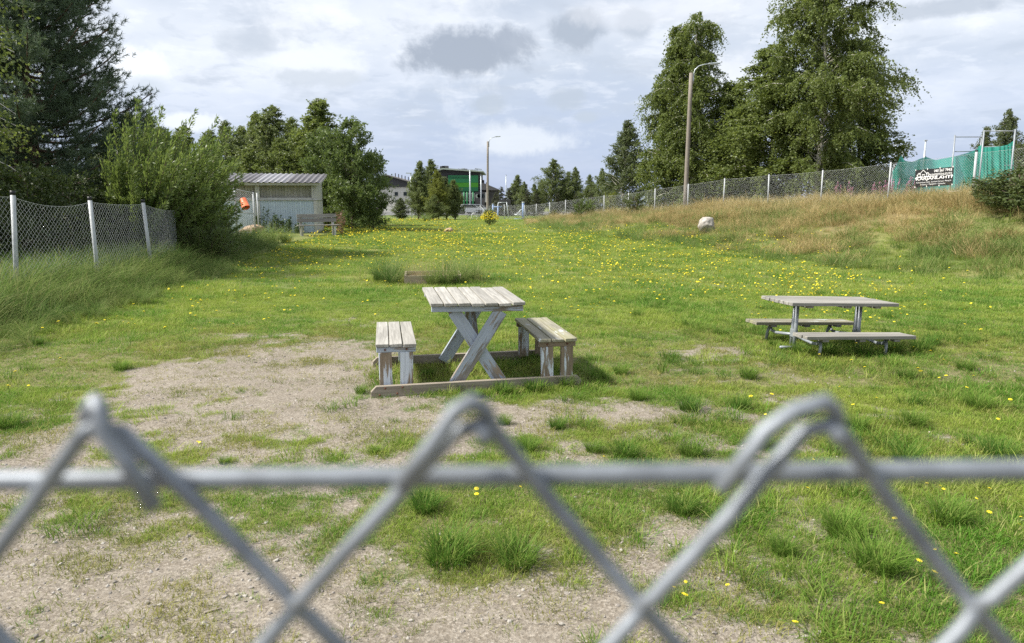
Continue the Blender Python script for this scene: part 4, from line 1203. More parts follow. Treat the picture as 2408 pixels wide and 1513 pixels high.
def build_fences():
    # bank fence
    root = thing('wire_fence', 'long grey wire mesh fence climbing the bank below the tall birches', 'fence', (RPOST[4][0], RPOST[4][1], 0))
    off = Vector((-RPOST[4][0], -RPOST[4][1], 0))
    loc = [(x + off.x, y + off.y, z) for x, y, z in RPOST]
    for k, ((x, y, ztop), w) in enumerate(zip(loc, RPOST)):
        g0 = Z(w[0], w[1])
        fence_post(root, x, y, g0 - 0.1, ztop + 0.03, 0.030 if k > 2 else 0.04, (0.02 * math.sin(k * 2.3), 0), True, 8)
    for k in range(len(loc) - 1):
        a, b = loc[k], loc[k + 1]
        ga, gb = Z(*RPOST[k][:2]), Z(*RPOST[k + 1][:2])
        far = k > 7
        me = wire_grid(a, b, ga + 0.02, a[2] - 0.04, gb + 0.02, b[2] - 0.04, 0.085 if not far else 0.11, 0.0015 if not far else 0.0022, 0.02, n=3)
        o = link('wire_mesh', me, M['wire_far'], root); o['kind'] = 'stuff'
        pts = [(a[0] + (b[0] - a[0]) * t, a[1] + (b[1] - a[1]) * t, a[2] + (b[2] - a[2]) * t - 0.04 - 0.08 * t * (1 - t)) for t in np.linspace(0, 1, 7)]
        pipe('top_wire', pts, 0.003, M['wire_far'], root, 4)
    # far end fence
    ends = [RPOST[-1][:2], (-0.7, 67.5), (-3.0, 69.0), (-5.6, 71.0), (-8.4, 73.0), (-11.2, 75.0), (-14.2, 77.0)]
    root = thing('wire_fence', 'low wire fence closing off the far end of the lawn', 'fence', (-5.6, 71, 0))
    pl = [(x + 5.6, y - 71, Z(x, y)) for x, y in ends]
    for k, (x, y, z) in enumerate(pl):
        if k: fence_post(root, x, y, z - 0.1, z + 1.42, 0.03, (0.03 * math.sin(k * 4.0), 0), False, 6)
        if k:
            a = pl[k - 1]
            me = wire_grid(a, (x, y, z), a[2], a[2] + 1.38, z, z + 1.38, 0.11, 0.003, 0.03, n=3)
            o = link('wire_mesh', me, M['wire_far'], root); o['kind'] = 'stuff'
    x, y, z = pl[2]
    pipe('brace', [(x + 0.05, y, z + 1.25), (x + 1.3, y - 0.4, z)], 0.025, M['post'], root, 6)
    pipe('brace', [(x - 0.05, y, z + 1.25), (x - 1.5, y - 0.3, z)], 0.025, M['post'], root, 6)
    # leaning fence on the left
    tops = [(-7.75, 9.1, 1.80, (0.0, 0)), None, None, None]
    def lp(px0, py0, px1, py1, Y): return at(px0, py0, Y), at(px1, py1, Y)
    pr = [(Vector((-7.85, 9.1, 1.79)), Vector((-7.75, 9.1, 0.1))), lp(30, 455, 41, 700, 11.3), lp(211, 468, 234, 680, 13.3), lp(336, 474, 356, 630, 15.5),
          (Vector((-8.15, 17.7, 1.5)), Vector((-8.1, 17.7, 0.1)))]
    root = thing('wire_fence', 'sagging wire mesh fence on leaning posts in tall grass beside the willow', 'fence', (-7.8, 13.3, 0))
    off = Vector((7.8, -13.3, 0))
    loc = [(t + off, b + off) for t, b in pr]
    for t, b in loc[:-1]:
        d = (t - b).normalized()
        b2 = b - d * 0.25
        o = pipe('post', [b2, t], 0.036, M['post'], root, 12)
        pipe('cap', [t - d * 0.025, t + d * 0.04], 0.0385, M['cap'], o, 12)
    for k in range(len(loc) - 1):
        (ta, ba), (tb, bb) = loc[k], loc[k + 1]
        wa, wb = pr[k][0], pr[k + 1][0]
        me = wire_grid(ta, tb, 0.12, ta.z - 0.06, 0.12, tb.z - 0.06, 0.092, 0.0021, (0.0, 0.11, 0.03, 0.04, 0.05, 0.05)[k], 0.005, k, n=4, zig=True)
        o = link('wire_mesh', me, M['wire_far'], root); o['kind'] = 'stuff'
        sg = (0.0, 0.11, 0.03, 0.04, 0.05, 0.05)[k]
        pts = [tuple(ta.lerp(tb, t) + Vector((0, 0, -0.06 - sg * 4 * t * (1 - t)))) for t in np.linspace(0, 1, 9)]
        pipe('top_wire', pts, 0.0028, M['wire_far'], root, 5)
build_fences()

# ------------------------------------------------------------------ lamps
def lamp(label, px, Y, top_py, arm_px, r0, r1, group=None):
    t_ = at(px, top_py, Y); zb = Z(t_.x, Y)
    h = t_.z - zb
    t = thing('street_lamp', label, 'street lamp', (t_.x, Y, zb))
    V, Fq = tube([(0.0 - 0.06 * (1 - k), 0, -0.2 + (h + 0.2) * k) for k in np.linspace(0, 1, 6)], np.linspace(r0, r1, 6), 12)
    me = clean(mesh_np('pole', V, Fq, smooth=True)); 
    po = link('pole', me, M['pole_wood'], t)
    a = arm_px / F * Y
    pts = [(r1 + 0.03, 0, h - 0.55), (r1 + 0.03, 0, h - 0.05), (r1 + 0.10, 0, h + 0.18), (r1 + 0.3, 0, h + 0.36), (r1 + 0.6, 0, h + 0.44), (a * 0.62, 0, h + 0.47)]
    ar = pipe('arm', pts, 0.03, M['lamp'], t, 8)
    box('bracket', (r1 + 0.02, 0, h - 0.25), (0.06, 0.09, 0.34), M['lamp'], t, bev=0.006)
    hd = box('lamp_head', (a * 0.80, 0, h + 0.495), (a * 0.42, 0.16, 0.085), M['lamp'], t, (0, R(-4), 0), 0.025)
    box('lens', (0, 0, -0.048), (a * 0.34, 0.12, 0.02), M['white_gl'], hd, bev=0.005)
    return t
M['white_gl'] = plain('lamp lens', (0.62, 0.64, 0.64), 0.2)
lamp('tall wooden pole street lamp standing just behind the bank fence before the birches', 1625.5, 41.0, 172, 64, 0.135, 0.105)
lamp('tall wooden pole street lamp at the far end of the lawn near the green building', 1147, 76.0, 333, 29, 0.13, 0.10)
def mast(label, px, top_py, Y, r, kind, base=None, arm=0.8, group=None, sgn=1):
    t_ = at(px, top_py, Y); zb = Z(t_.x, Y) if base is None else base
    h = t_.z - zb
    t = thing('light_mast', label, 'light mast', (t_.x, Y, zb), group=group)
    V, Fq = tube([(0, 0, -0.2), (0, 0, h * 0.5), (0, 0, h)], [r, r * 0.85, r * 0.65], 8)
    link('pole', clean(mesh_np('pole', V, Fq, smooth=True)), M['lamp'], t)
    if kind == 'double':
        box('crossbar', (0, 0, h + 0.03), (2.6, 0.12, 0.08), M['lamp'], t)
        for s in (-1, 1): box('floodlight', (s * 1.35, 0, h + 0.14), (1.1, 0.35, 0.14), M['lamp'], t, (0, R(8) * s, 0))
    elif kind == 'arm':
        pipe('arm', [(0, 0, h - 0.02), (arm * sgn, 0, h + 0.04)], r * 0.6, M['lamp'], t, 6)
        box('lamp_head', (arm * 0.75 * sgn, 0, h + 0.04), (arm * 0.7, 0.2, 0.1), M['lamp'], t)
    elif kind == 'short':
        box('lamp_head', (-0.22, 0, h + 0.02), (0.65, 0.2, 0.10), M['lamp'], t)
    else:
        box('pole_cap', (0, 0, h + 0.02), (r * 2.2, r * 2.2, 0.06), M['lamp'], t)
    return t
mast('slim grey lamp mast left of the birch clump at the far fence', 966, 408, 84, 0.09, 'short')
mast('pale mast with two floodlights before the green panel', 1105, 400, 118, 0.14, 'double')
mast('thin pale mast beside the right corner of the green panelled building', 1131, 413, 122, 0.13, 'plain')
mast('thin distant mast above the dark conifers', 1190, 412, 170, 0.13, 'plain')
M_G = 'floodlights beyond the green net'
mast('shorter grey pitch light standing just left of the tallest one', 2089, 342, 58, 0.075, 'arm', 1.5, 0.55)
mast('tallest grey pitch light with short arm by the left edge of the green net', 2108, 336, 50, 0.085, 'arm', 1.5, 0.42)
mast('grey pitch light with very short arm rising behind the net spike', 2124, 343, 56, 0.08, 'arm', 1.5, 0.34)
mast('bare grey pole rising behind the top of the black banner', 2177, 331, 60, 0.10, 'plain', 1.5)

# ------------------------------------------------------------------ trees
def unit(v): return v / (np.linalg.norm(v, axis=-1, keepdims=True) + 1e-9)
def leaf_quads(g, base, d, length, width, tint):
    n = len(base)
    side = unit(np.cross(d, g.normal(size=(n, 3))))
    l = (length * g.uniform(0.7, 1.25, n))[:, None]; w = (width * g.uniform(0.75, 1.2, n))[:, None] * 0.5
    mid = base + d * l * 0.45
    V = np.stack([base, mid + side * w, base + d * l, mid - side * w], 1).reshape(-1, 3)
    Fq = np.arange(4 * n).reshape(n, 4)
    return V, Fq, np.repeat(tint, 4)
def tree_mesh(seed, h, env, nb, twigs, nleaf, ll, lw, rise=0.6, droop=0.5, hang=0.5, wind=(0.0, 0.0), t0=0.12, tr=0.12, tw=(0.3, 0.7), clump=0.0, lean=0.0, trunk_top=0.97, fill=0.2, multi=1):
    """(trunk mesh, crown mesh). env(t) is the crown radius at height t*h"""
    g = np.random.default_rng(seed)
    wx, wy = wind
    stems = []
    for m in range(multi):
        a = m * 2 * np.pi / max(multi, 1) + g.uniform(0, 1)
        stems.append((np.array([np.cos(a), np.sin(a)]) * (0.10 * h if multi > 1 else 0), g.uniform(0, 6, 2)))
    def trunk(t, m=0):
        t = np.asarray(t, float); sp, ph = stems[m]
        x = sp[0] * t + 0.018 * h * np.sin(t * 5 + ph[0]) * t + (lean + wx * 0.5) * h * 0.1 * t ** 2
        y = sp[1] * t + 0.018 * h * np.sin(t * 4 + ph[1]) * t + wy * h * 0.05 * t ** 2
        return np.stack([x, y, t * h], -1)
    paths, rads = [], []
    tt = np.linspace(0, trunk_top, 9)
    for m in range(multi):
        tp = trunk(tt, m); tp[0, 2] = -0.25
        paths.append(tp); rads.append(np.maximum(tr * (1 - tt) ** 0.8 * (1 if multi == 1 else 0.6), 0.012))
    V0, F0 = merge_tubes(paths, rads, 7)
    tb = t0 + (trunk_top - t0) * (np.arange(nb) + g.uniform(0, 1, nb)) / nb
    mi = np.arange(nb) % multi
    az = np.arange(nb) * 2.39996 + g.normal(0, 0.35, nb)
    L = np.array([env(t) for t in tb]) * g.uniform(0.65, 1.12, nb)
    dirh = np.stack([np.cos(az), np.sin(az), np.zeros(nb)], -1)
    start = np.array([trunk(t, m) for t, m in zip(tb, mi)])
    rs = rise * g.uniform(0.7, 1.3, nb); dp = droop * g.uniform(0.7, 1.3, nb)
    def br(i, s):
        p = start[i] + dirh[i] * (L[i] * s)[:, None]
        p[:, 2] += L[i] * (rs[i] * s - dp[i] * s * s)
        p[:, 0] += wx * 0.35 * L[i] * s ** 2; p[:, 1] += wy * 0.35 * L[i] * s ** 2
        return p
    bp, brd = [], []
    sg = np.linspace(0, 0.95, 5)
    for i in range(nb):
        bp.append(br(np.full(5, i), sg)); brd.append(np.linspace(max(0.2 * tr * (1 - tb[i]) + 0.012, 0.012), 0.006, 5))
    V1, F1 = merge_tubes(bp, brd, 3)
    tm = mesh_np('trunk', np.vstack([V0, V1]), np.vstack([F0, F1 + len(V0)]), smooth=True)
    # twigs
    wt = np.maximum(L, 0.05) ** 0.85; bi = g.choice(nb, size=nb * twigs, p=wt / wt.sum()); n = len(bi)
    s = g.uniform(0.06, 1, n) ** (0.75 if not fill else 0.75)
    base = br(bi, s)
    tl = g.uniform(tw[0], tw[1], n) * (0.28 + 0.72 * L[bi] / max(L.max(), 1e-3))
    td = unit(dirh[bi] * 0.5 + g.normal(0, 0.6, (n, 3)) + np.array([wx * 0.9, wy * 0.9, -hang]) + np.array([0, 0, 0.35]))
    drop = hang * g.uniform(0.3, 1.0, n)
    # leaves
    li = np.repeat(np.arange(n), nleaf); k = len(li)
    v = g.uniform(0, 1, k)
    pos = base[li] + td[li] * (tl[li] * v)[:, None]
    pos[:, 2] -= drop[li] * tl[li] * v ** 2
    pos[:, 0] += wx * tl[li] * v ** 2 * 0.6; pos[:, 1] += wy * tl[li] * v ** 2 * 0.6
    pos += g.normal(0, 0.03 + clump, (k, 3))
    ld = unit(td[li] * 0.6 + g.normal(0, 0.75, (k, 3)) + np.array([wx * 0.6, wy * 0.6, -0.4 * hang]))
    cl = g.uniform(0, 1, n)[li] * 0.35 + g.uniform(0, 1, nb)[bi][li] * 0.25 + g.uniform(0, 1, k) * 0.4
    V, Fq, T = leaf_quads(g, pos, ld, ll, lw, cl)
    return tm, mesh_np('crown', V, Fq, T)
def plant_tree(name, label, cat, meshes, loc, rz, sc, bark, lf, group=None):
    t = thing(name, label, cat, loc, rz, group)
    t.scale = (sc, sc, sc) if isinstance(sc, (int, float)) else sc
    for nm, me, mt in (('trunk', meshes[0], bark), ('crown', meshes[1], lf)):
        o = link(nm, me, None, t)
        if not me.materials: me.materials.append(mt)
        if me.materials[0] != mt:
            o.material_slots[0].link = 'OBJECT'; o.material_slots[0].material = mt
    return t
def envb(rmax, low=0.30, p=0.8):
    """birch outline: narrow foot, widest at a third, long taper"""
    def f(t):
        if t < low: return rmax * (0.62 + 0.38 * t / low)
        return rmax * max(0.04, (1 - (t - low) / (1 - low))) ** p
    return f
def envround(rmax, p=0.5):
    return lambda t: rmax * max(0.08, (1 - (2 * t - 0.85) ** 2 / 1.4)) ** p if t < 0.98 else rmax * 0.2

def gz(px, py, Y): 
    p = at(px, py, Y); return p
def place(px, Y): 
    x = (px - 1204) / F * Y * math.cos(PITCH) * 1.013
    return x, Y, Z(x, Y)

def build_trees():
    WIND = (0.45, 0.0)
    # tall birches behind the bank fence
    x, y, z = place(1905, 40)
    m = tree_mesh(601, 13.6, lambda t: 4.1 * (0.84 + 0.16 * math.sin(t * 17 + 1)) * (min(1, 0.55 + t * 2.2)) * max(0.05, 1 - max(0, t - 0.42) / 0.72) ** 0.5, 190, 46, 18, 0.10, 0.078, 1.05, 0.8, 0.85, (0.12, 0), 0.05, 0.19, (0.45, 1.15))
    plant_tree('birch_tree', 'tallest broad birch behind the bank fence, its crown cut by the sky edge', 'tree', m, (x + 0.05, y, z - 0.2), 0.4, 1.0, M['bark_birch'], M['birch'])
    x, y, z = place(1650, 46)
    m = tree_mesh(602, 12.3, lambda t: 3.65 * (0.85 + 0.15 * math.sin(t * 15)) * min(1, 0.7 + t * 1.6) * max(0.05, 1 - max(0, t - 0.30) / 0.80) ** 0.55, 150, 44, 18, 0.10, 0.075, 1.1, 0.9, 0.95, (0.6, 0), 0.04, 0.17, (0.5, 1.3), lean=0.25)
    plant_tree('birch_tree', 'tall wind swept birch directly behind the wooden lamp pole', 'tree', m, (x - 0.75, y, z - 0.2), 1.3, 1.0, M['bark_birch'], M['birch'])
    m = tree_mesh(603, 10.6, lambda t: 1.9 * min(1, 0.6 + t * 2) * max(0.05, 1 - max(0, t - 0.35) / 0.72) ** 0.8, 95, 38, 17, 0.105, 0.08, 1.0, 0.8, 0.9, (0.4, 0), 0.05, 0.12, (0.4, 1.0))
    x, y, z = place(1562, 47.5)
    plant_tree('birch_tree', 'slimmer birch growing against the left side of the wind swept one', 'tree', m, (x, y, z - 0.2), 0.2, (1.1, 1.1, 1.13), M['bark_birch'], M['birch'])
    x, y, z = place(1800, 42)
    plant_tree('birch_tree', 'broad mid height birch merging with the left side of the tallest one', 'tree', m, (x, y, z - 0.2), 2.0, (1.5, 1.5, 0.92), M['bark_birch'], M['birch'])
    x, y, z = place(1725, 46)
    plant_tree('birch_tree', 'low birch filling the gap between the two tallest birches', 'tree', m, (x, y, z - 0.2), 3.1, (1.3, 1.3, 0.8), M['bark_birch'], M['birch'])
    x, y, z = place(2000, 43)
    plant_tree('birch_tree', 'lower birch merging with the right side of the tallest one', 'tree', m, (x, y, z - 0.2), 4.4, (1.35, 1.35, 0.8), M['bark_birch'], M['birch'])
    # row far behind
    mb = [tree_mesh(610 + i, 8.0, envb(1.9 + 0.2 * i, 0.22, 0.9), 130, 22, 13, 0.11, 0.07, 1.3, 0.5, 0.35, (0.5, 0), 0.06, 0.10, (0.35, 0.8)) for i in range(4)]
    mk = [tree_mesh(620 + i, 5.0, lambda t: 1.25 * max(0.06, 1 - t) ** 0.8, 50, 16, 14, 0.11, 0.05, 0.1, 0.35, 0.2, (0, 0), 0.03, 0.09, (0.2, 0.45)) for i in range(2)]
    x, y, z = place(1461, 70)
    plant_tree('birch_tree', 'grey green birch standing free left of the wind swept birches', 'tree', mb[1], (x, y, 0.3), 0.7, (1.3, 1.3, 1.15), M['bark_birch'], M['birch_dark'])
    far = [(1212, 408, 104, 'b'), (1232, 425, 100, 'b'), (1258, 430, 96, 'b'), (1295, 372, 98, 'b'), (1330, 400, 100, 'b'), (1352, 390, 98, 'b'), (1385, 408, 95, 'b'), (1408, 394, 92, 'b'), (1436, 410, 92, 'b'), (1275, 420, 110, 'b'), (1320, 420, 112, 'b')]
    for k, (px, top, Y, kd) in enumerate(far):
        x, y, z = place(px, Y); h = at(px, top, Y).z - 0.1
        sw = {1295: 1.05, 1212: 1.0}.get(px, 0.72)
        plant_tree('birch_tree', 'grey green young birch in the far row between lamp poles', 'tree', mb[k % 4], (x, y, 0.05), k * 1.7, (h / 8 * 1.0 * sw + 0.15, h / 8 * sw + 0.15, h / 8), M['bark_birch'], M['birch_far'], 'far row of young birches')
    for k, (px, top, Y) in enumerate([(1178, 436, 92), (1198, 440, 94), (1240, 444, 92), (1166, 450, 95), (1262, 452, 94), (1310, 452, 95), (1350, 455, 95), (1390, 452, 90)]):
        x, y, z = place(px, Y); h = at(px, top, Y).z - 0.1
        plant_tree('conifer_tree', 'low dark conifer in the hedge line beyond the far fence', 'tree', mk[k % 2], (x, y, 0.05), k * 2.1, (h / 5 * 1.5, h / 5 * 1.5, h / 5), M['bark'], M['spruce'], 'dark conifers beyond the far fence')
    # clump at the far fence
    for k, (px, top, Y, w, lab, mt) in enumerate([
        (986, 372, 66, 0.75, 'left birch of the pair in the clump at the far fence', 'birch_far'), (1013, 370, 68, 0.8, 'right birch of the pair in the clump at the far fence', 'birch_far'),
        (1033, 394, 62, 0.55, 'slender birch with yellowing leaves in the far fence clump', 'yellowing'), (1052, 412, 66, 0.9, 'bushy grey green tree right of the yellowing birch', 'birch_dark'), (1072, 418, 63, 0.75, 'round low birch at the right end of the far fence clump', 'birch_far'),
        (944, 462, 70, 1.0, 'low green willow bush before the white wall of the gabled building', 'birch_dark'), (1020, 455, 60, 1.0, 'low yellowish bush at the foot of the slender birch', 'birch_far')]):
        x, y, z = place(px, Y); h = at(px, top, Y).z - z
        plant_tree('birch_tree' if k < 5 else 'bush', lab, 'tree' if k < 5 else 'bush', mb[k % 4], (x, y, z - 0.1), k * 1.1, (h / 8 * w + 0.2, h / 8 * w + 0.2, h / 8), M['bark'], M[mt])
    # grove behind the shed
    for k, (px, top, Y, w) in enumerate([(318, 268, 42, 0.9), (368, 278, 46, 0.85), (440, 300, 44, 1.0), (540, 292, 46, 0.8), (575, 300, 48, 0.8), (612, 272, 50, 0.8), (642, 255, 46, 1.05), (690, 285, 48, 0.9), (745, 238, 42, 1.25), (795, 320, 44, 0.9), (500, 310, 42, 0.9), (660, 330, 40, 1.0), (270, 300, 36, 1.1), (720, 330, 40, 1.1), (590, 350, 40, 1.0)]):
        x, y, z = place(px, Y); h = at(px, top, Y).z - 0.3
        lab = {745: 'tallest birch of the grove behind the shed, bent by wind', 642: 'pointed birch second tallest in the grove behind the shed'}.get(px, 'wind bent birch in the grove behind the shed')
        plant_tree('birch_tree', lab, 'tree', mb[k % 4], (x, y, 0.2), 0.1 * (k % 5), (h / 8 * w * 1.3, h / 8 * w * 1.3, h / 8 * 1.06), M['bark_birch'], M['birch'] if k % 3 else M['birch_far'], None if px in (745, 642) else 'grove behind the shed')
    # dark shrub beside the shed
    m = tree_mesh(640, 5.2, lambda t: 2.0 * min(1, 0.75 + t) * max(0.1, 1 - t * 0.95) ** 0.55, 75, 26, 15, 0.115, 0.065, 0.9, 0.35, 0.1, (0.1, 0), 0.01, 0.07, (0.35, 0.8), multi=3)
    x, y, z = place(832, 35)
    plant_tree('shrub', 'big dark leafy shrub crowding the right end of the shed', 'shrub', m, (x, y, z - 0.1), 0.5, (0.86, 0.86, 0.98), M['bark'], M['shrub'])
    x, y, z = place(880, 37)
    plant_tree('shrub', 'lower dark shrub sloping down to the lawn right of the bigger one', 'shrub', m, (x, y, z - 0.1), 2.5, (0.62, 0.62, 0.72), M['bark'], M['shrub'])
    x, y, z = place(775, 38)
    plant_tree('shrub', 'dark shrub standing behind the shed roof corner', 'shrub', m, (x, y, z - 0.1), 4.1, (0.8, 0.8, 0.95), M['bark'], M['shrub'])
    # right side beyond the net
    for k, (px, top, Y, w, lab) in enumerate([(2281, 290, 60, 0.85, 'round topped birch beyond the left steel frame of the net'), (2337, 250, 62, 0.85, 'tall pointed birch rising between the steel net frames'), (2405, 275, 60, 0.9, 'weeping birch beyond the right post of the net frame'), (2140, 372, 75, 0.35, 'small tree top peeping over the green net'), (2460, 260, 62, 0.9, 'birch right of the net frames beyond the brambles'), (2365, 330, 58, 0.8, 'lower birch between the taller ones beyond the net')]):
        x, y, z = place(px, Y); h = at(px, top, Y).z - 1.5
        plant_tree('birch_tree', lab, 'tree', mb[k % 4], (x, y, 1.4), k * 1.3, (h / 8 * w, h / 8 * w, h / 8), M['bark_birch'], M['birch_dark'])
    # willow, leaning with the wind
    g = np.random.default_rng(650)
    def willow(seed, nst, h, spread, lean, leaves, ll=0.085, lw=0.02):
        g = np.random.default_rng(seed)
        paths, rads, P, Dd, T = [], [], [], [], []
        for i in range(nst):
            az = g.uniform(0, 2 * np.pi); sp = spread * np.sqrt(g.uniform(0, 1)); hh = h * (g.uniform(0.5, 1.0) if g.uniform() > 0.07 else g.uniform(1.0, 1.3)) * (1 - 0.25 * (sp / spread) ** 2)
            foot = np.array([np.cos(az) * sp * 0.25, np.sin(az) * sp * 0.25, 0.0])
            t = np.linspace(0, 1, 8)[:, None]
            out = np.array([np.cos(az), np.sin(az), 0]) * sp
            pts = foot + out * t ** 0.8 + np.array([0, 0, hh]) * (t ** 0.85) + np.array([lean, 0, -0.10 * abs(lean)]) * t ** 2.2 * g.uniform(0.6, 1.2)
            paths.append(pts); rads.append(np.linspace(0.02, 0.004, 8))
            n = leaves
            s = g.uniform(0.03, 1, n) ** 0.85
            q = s * 7; a = np.clip(q.astype(int), 0, 6); f = (q - a)[:, None]
            p = pts[a] * (1 - f) + pts[a + 1] * f
            tg = unit(pts[a + 1] - pts[a])
            sd = g.normal(0, 1, (n, 3)); sd = unit(sd)
            off = sd * (g.uniform(0, 1, n) * 0.30 * (1 - 0.8 * s))[:, None]
            P.append(p + off); Dd.append(unit(tg * 0.7 + sd * 0.7 + np.array([0.35, 0, 0])))
            T.append(np.clip(g.uniform(0, 0.6) + g.uniform(0, 0.5, n), 0, 1))
        V, Fq = merge_tubes(paths, rads, 4)
        tm = mesh_np('trunk', V, Fq, smooth=True)
        V, Fq, T_ = leaf_quads(g, np.vstack(P), np.vstack(Dd), ll, lw, np.concatenate(T))
        return tm, mesh_np('crown', V, Fq, T_)
    wl = willow(651, 260, 3.25, 1.5, 0.75, 290, 0.115, 0.033)
    x, y, z = place(410, 18.6)
    plant_tree('willow_bush', 'large bright green willow bush bent by wind, swallowing the leaning fence', 'bush', wl, (x - 0.35, y, z - 0.05), 0, (0.84, 0.9, 1.08), M['bark'], M['willow'])
    wl2 = willow(652, 100, 2.4, 1.1, 0.35, 320, 0.095, 0.026)
    x, y, z = place(470, 20.5)
    plant_tree('willow_bush', 'smaller darker willow bush at the right foot of the large one', 'bush', wl2, (x, y, z - 0.05), 0.6, (0.7, 0.7, 0.75), M['bark'], M['willow'])
    x, y, z = place(480, 18.3)
    plant_tree('willow_bush', 'low willow shoots hanging over the lawn edge below the large bush', 'bush', wl2, (x, y, z - 0.05), 1.9, (0.75, 0.75, 0.5), M['bark'], M['shrub'])
    # undergrowth under the pine
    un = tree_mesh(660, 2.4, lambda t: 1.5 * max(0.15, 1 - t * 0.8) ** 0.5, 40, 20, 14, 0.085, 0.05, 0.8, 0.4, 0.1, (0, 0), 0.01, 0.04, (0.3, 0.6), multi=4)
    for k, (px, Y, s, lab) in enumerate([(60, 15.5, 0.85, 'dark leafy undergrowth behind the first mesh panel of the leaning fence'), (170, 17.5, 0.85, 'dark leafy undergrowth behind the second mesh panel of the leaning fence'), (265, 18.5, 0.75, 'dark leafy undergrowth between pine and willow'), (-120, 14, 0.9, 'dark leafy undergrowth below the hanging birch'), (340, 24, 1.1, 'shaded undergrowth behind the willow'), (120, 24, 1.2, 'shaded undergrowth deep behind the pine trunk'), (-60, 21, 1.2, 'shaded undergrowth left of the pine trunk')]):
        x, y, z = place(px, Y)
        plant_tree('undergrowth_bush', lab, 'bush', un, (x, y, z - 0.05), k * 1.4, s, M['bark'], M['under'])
    # hanging birch at the left edge
    m = tree_mesh(670, 9.0, lambda t: 3.0 * min(1, 0.6 + t) * max(0.08, 1 - max(0, t - 0.5) / 0.6) ** 0.7, 70, 24, 13, 0.075, 0.06, 0.5, 0.75, 1.0, (0.2, 0), 0.22, 0.14, (0.4, 1.0))
    x, y, z = place(-215, 15.2)
    plant_tree('birch_tree', 'birch with hanging twigs in front of the dark pine', 'tree', m, (x, y, z - 0.1), 0.3, 1.0, M['bark_birch'], M['birch'])
    # bushes at the bank fence
    bs = tree_mesh(680, 1.5, lambda t: 0.75 * max(0.2, 1 - t * 0.8) ** 0.5, 34, 12, 11, 0.075, 0.04, 0.9, 0.3, 0.1, (0, 0), 0.01, 0.02, (0.12, 0.32), multi=4)
    for px, Y, s, mt, lab in [(1362, 48.8, (0.75, 0.75, 0.85), 'shrub', 'upright dark green shrub growing against the bank fence'), (1385, 49.5, (0.6, 0.6, 0.8), 'willow', 'light green shoots beside the upright dark shrub at the fence'), (1490, 43.3, (1.3, 1.1, 0.85), 'bramble', 'broad grey green bush at the foot of the bank fence'),
                              (2375, 19.5, (1.5, 1.5, 0.72), 'bramble', 'large dark bramble thicket on the bank before the net'), (2318, 20.5, (0.9, 1.0, 0.5), 'bramble', 'lower edge of brambles beside the fence post by the banner'), (2460, 18.5, (1.7, 1.5, 1.15), 'bramble', 'high bramble thicket climbing over the bank fence'),
                              (1590, 52, (1.3, 1.0, 0.8), 'birch_far', 'low pale bush behind the fence left of the lamp pole'), (1430, 62, (1.0, 1.0, 1.4), 'yellowing', 'small yellowish bush below the grey green birch'), (2030, 62, (3.0, 2.0, 2.0), 'birch_far', 'broad pale bush line beyond the fence left of the net'), (2075, 66, (3.0, 2.0, 1.9), 'birch_far', 'pale bush just left of the green net'), (1985, 60, (2.6, 2.0, 1.7), 'birch_dark', 'bush below the right edge of the tallest birch'),
                              (1300, 57.0, (0.7, 0.6, 0.5), 'bramble', 'low weedy bush against the far part of the bank fence')]:
        x, y, z = place(px, Y)
        plant_tree('bush', lab, 'bush', bs, (x, y, z - 0.05), px * 0.1, s, M['bark'], M[mt])
    # flowering shrub
    x, y, z = place(1152, 44.5)
    t = plant_tree('flowering_shrub', 'round dark shrub full of yellow flowers at the far end of the lawn', 'shrub', bs, (x, y, z - 0.03), 0.3, (0.62, 0.62, 0.62), M['bark'], M['shrub'])
    g = np.random.default_rng(690)
    n = 420
    d = unit(g.normal(size=(n, 3)) * np.array([1, 1, 0.75])); d[:, 2] = np.abs(d[:, 2] + 0.12)
    c = d * np.array([0.88, 0.88, 0.72]) * g.uniform(0.9, 1.08, (n, 1)) + np.array([0, 0, 0.66])
    V, Fq, T = leaf_quads(g, c, unit(g.normal(size=(n, 3))), 0.075, 0.075, g.uniform(0, 1, n))
    V2, Fq2, T2 = leaf_quads(g, c, unit(g.normal(size=(n, 3))), 0.075, 0.075, g.uniform(0, 1, n))
    fl = link('blossoms', mesh_np('blossoms', np.vstack([V, V2]), np.vstack([Fq, Fq2 + len(V)]), np.concatenate([T, T2])), M['yellow'], t); fl['kind'] = 'stuff'
    # far wood closing the view to both sides
    k = 0
    for x0, y0, n, grp in ((-75, 75, 10, 'wood far left'), (48, 66, 7, 'trees far right')):
        for i in range(n):
            x = x0 + i * (6.0 if x0 < 0 else 8.0) + random.uniform(-2, 2); y = y0 + random.uniform(-6, 10)
            if x > -22 and x < 30: continue
            plant_tree('birch_tree', 'mixed birch in the wood far left behind the grove' if x0 < 0 else 'birch in the row far right beyond the sports pitch', 'tree', mb[i % 4], (x, y, Z(x, y) - 0.1), i, (1.3, 1.3, 1.15), M['bark_birch'], M['birch_dark'], grp)
build_trees()

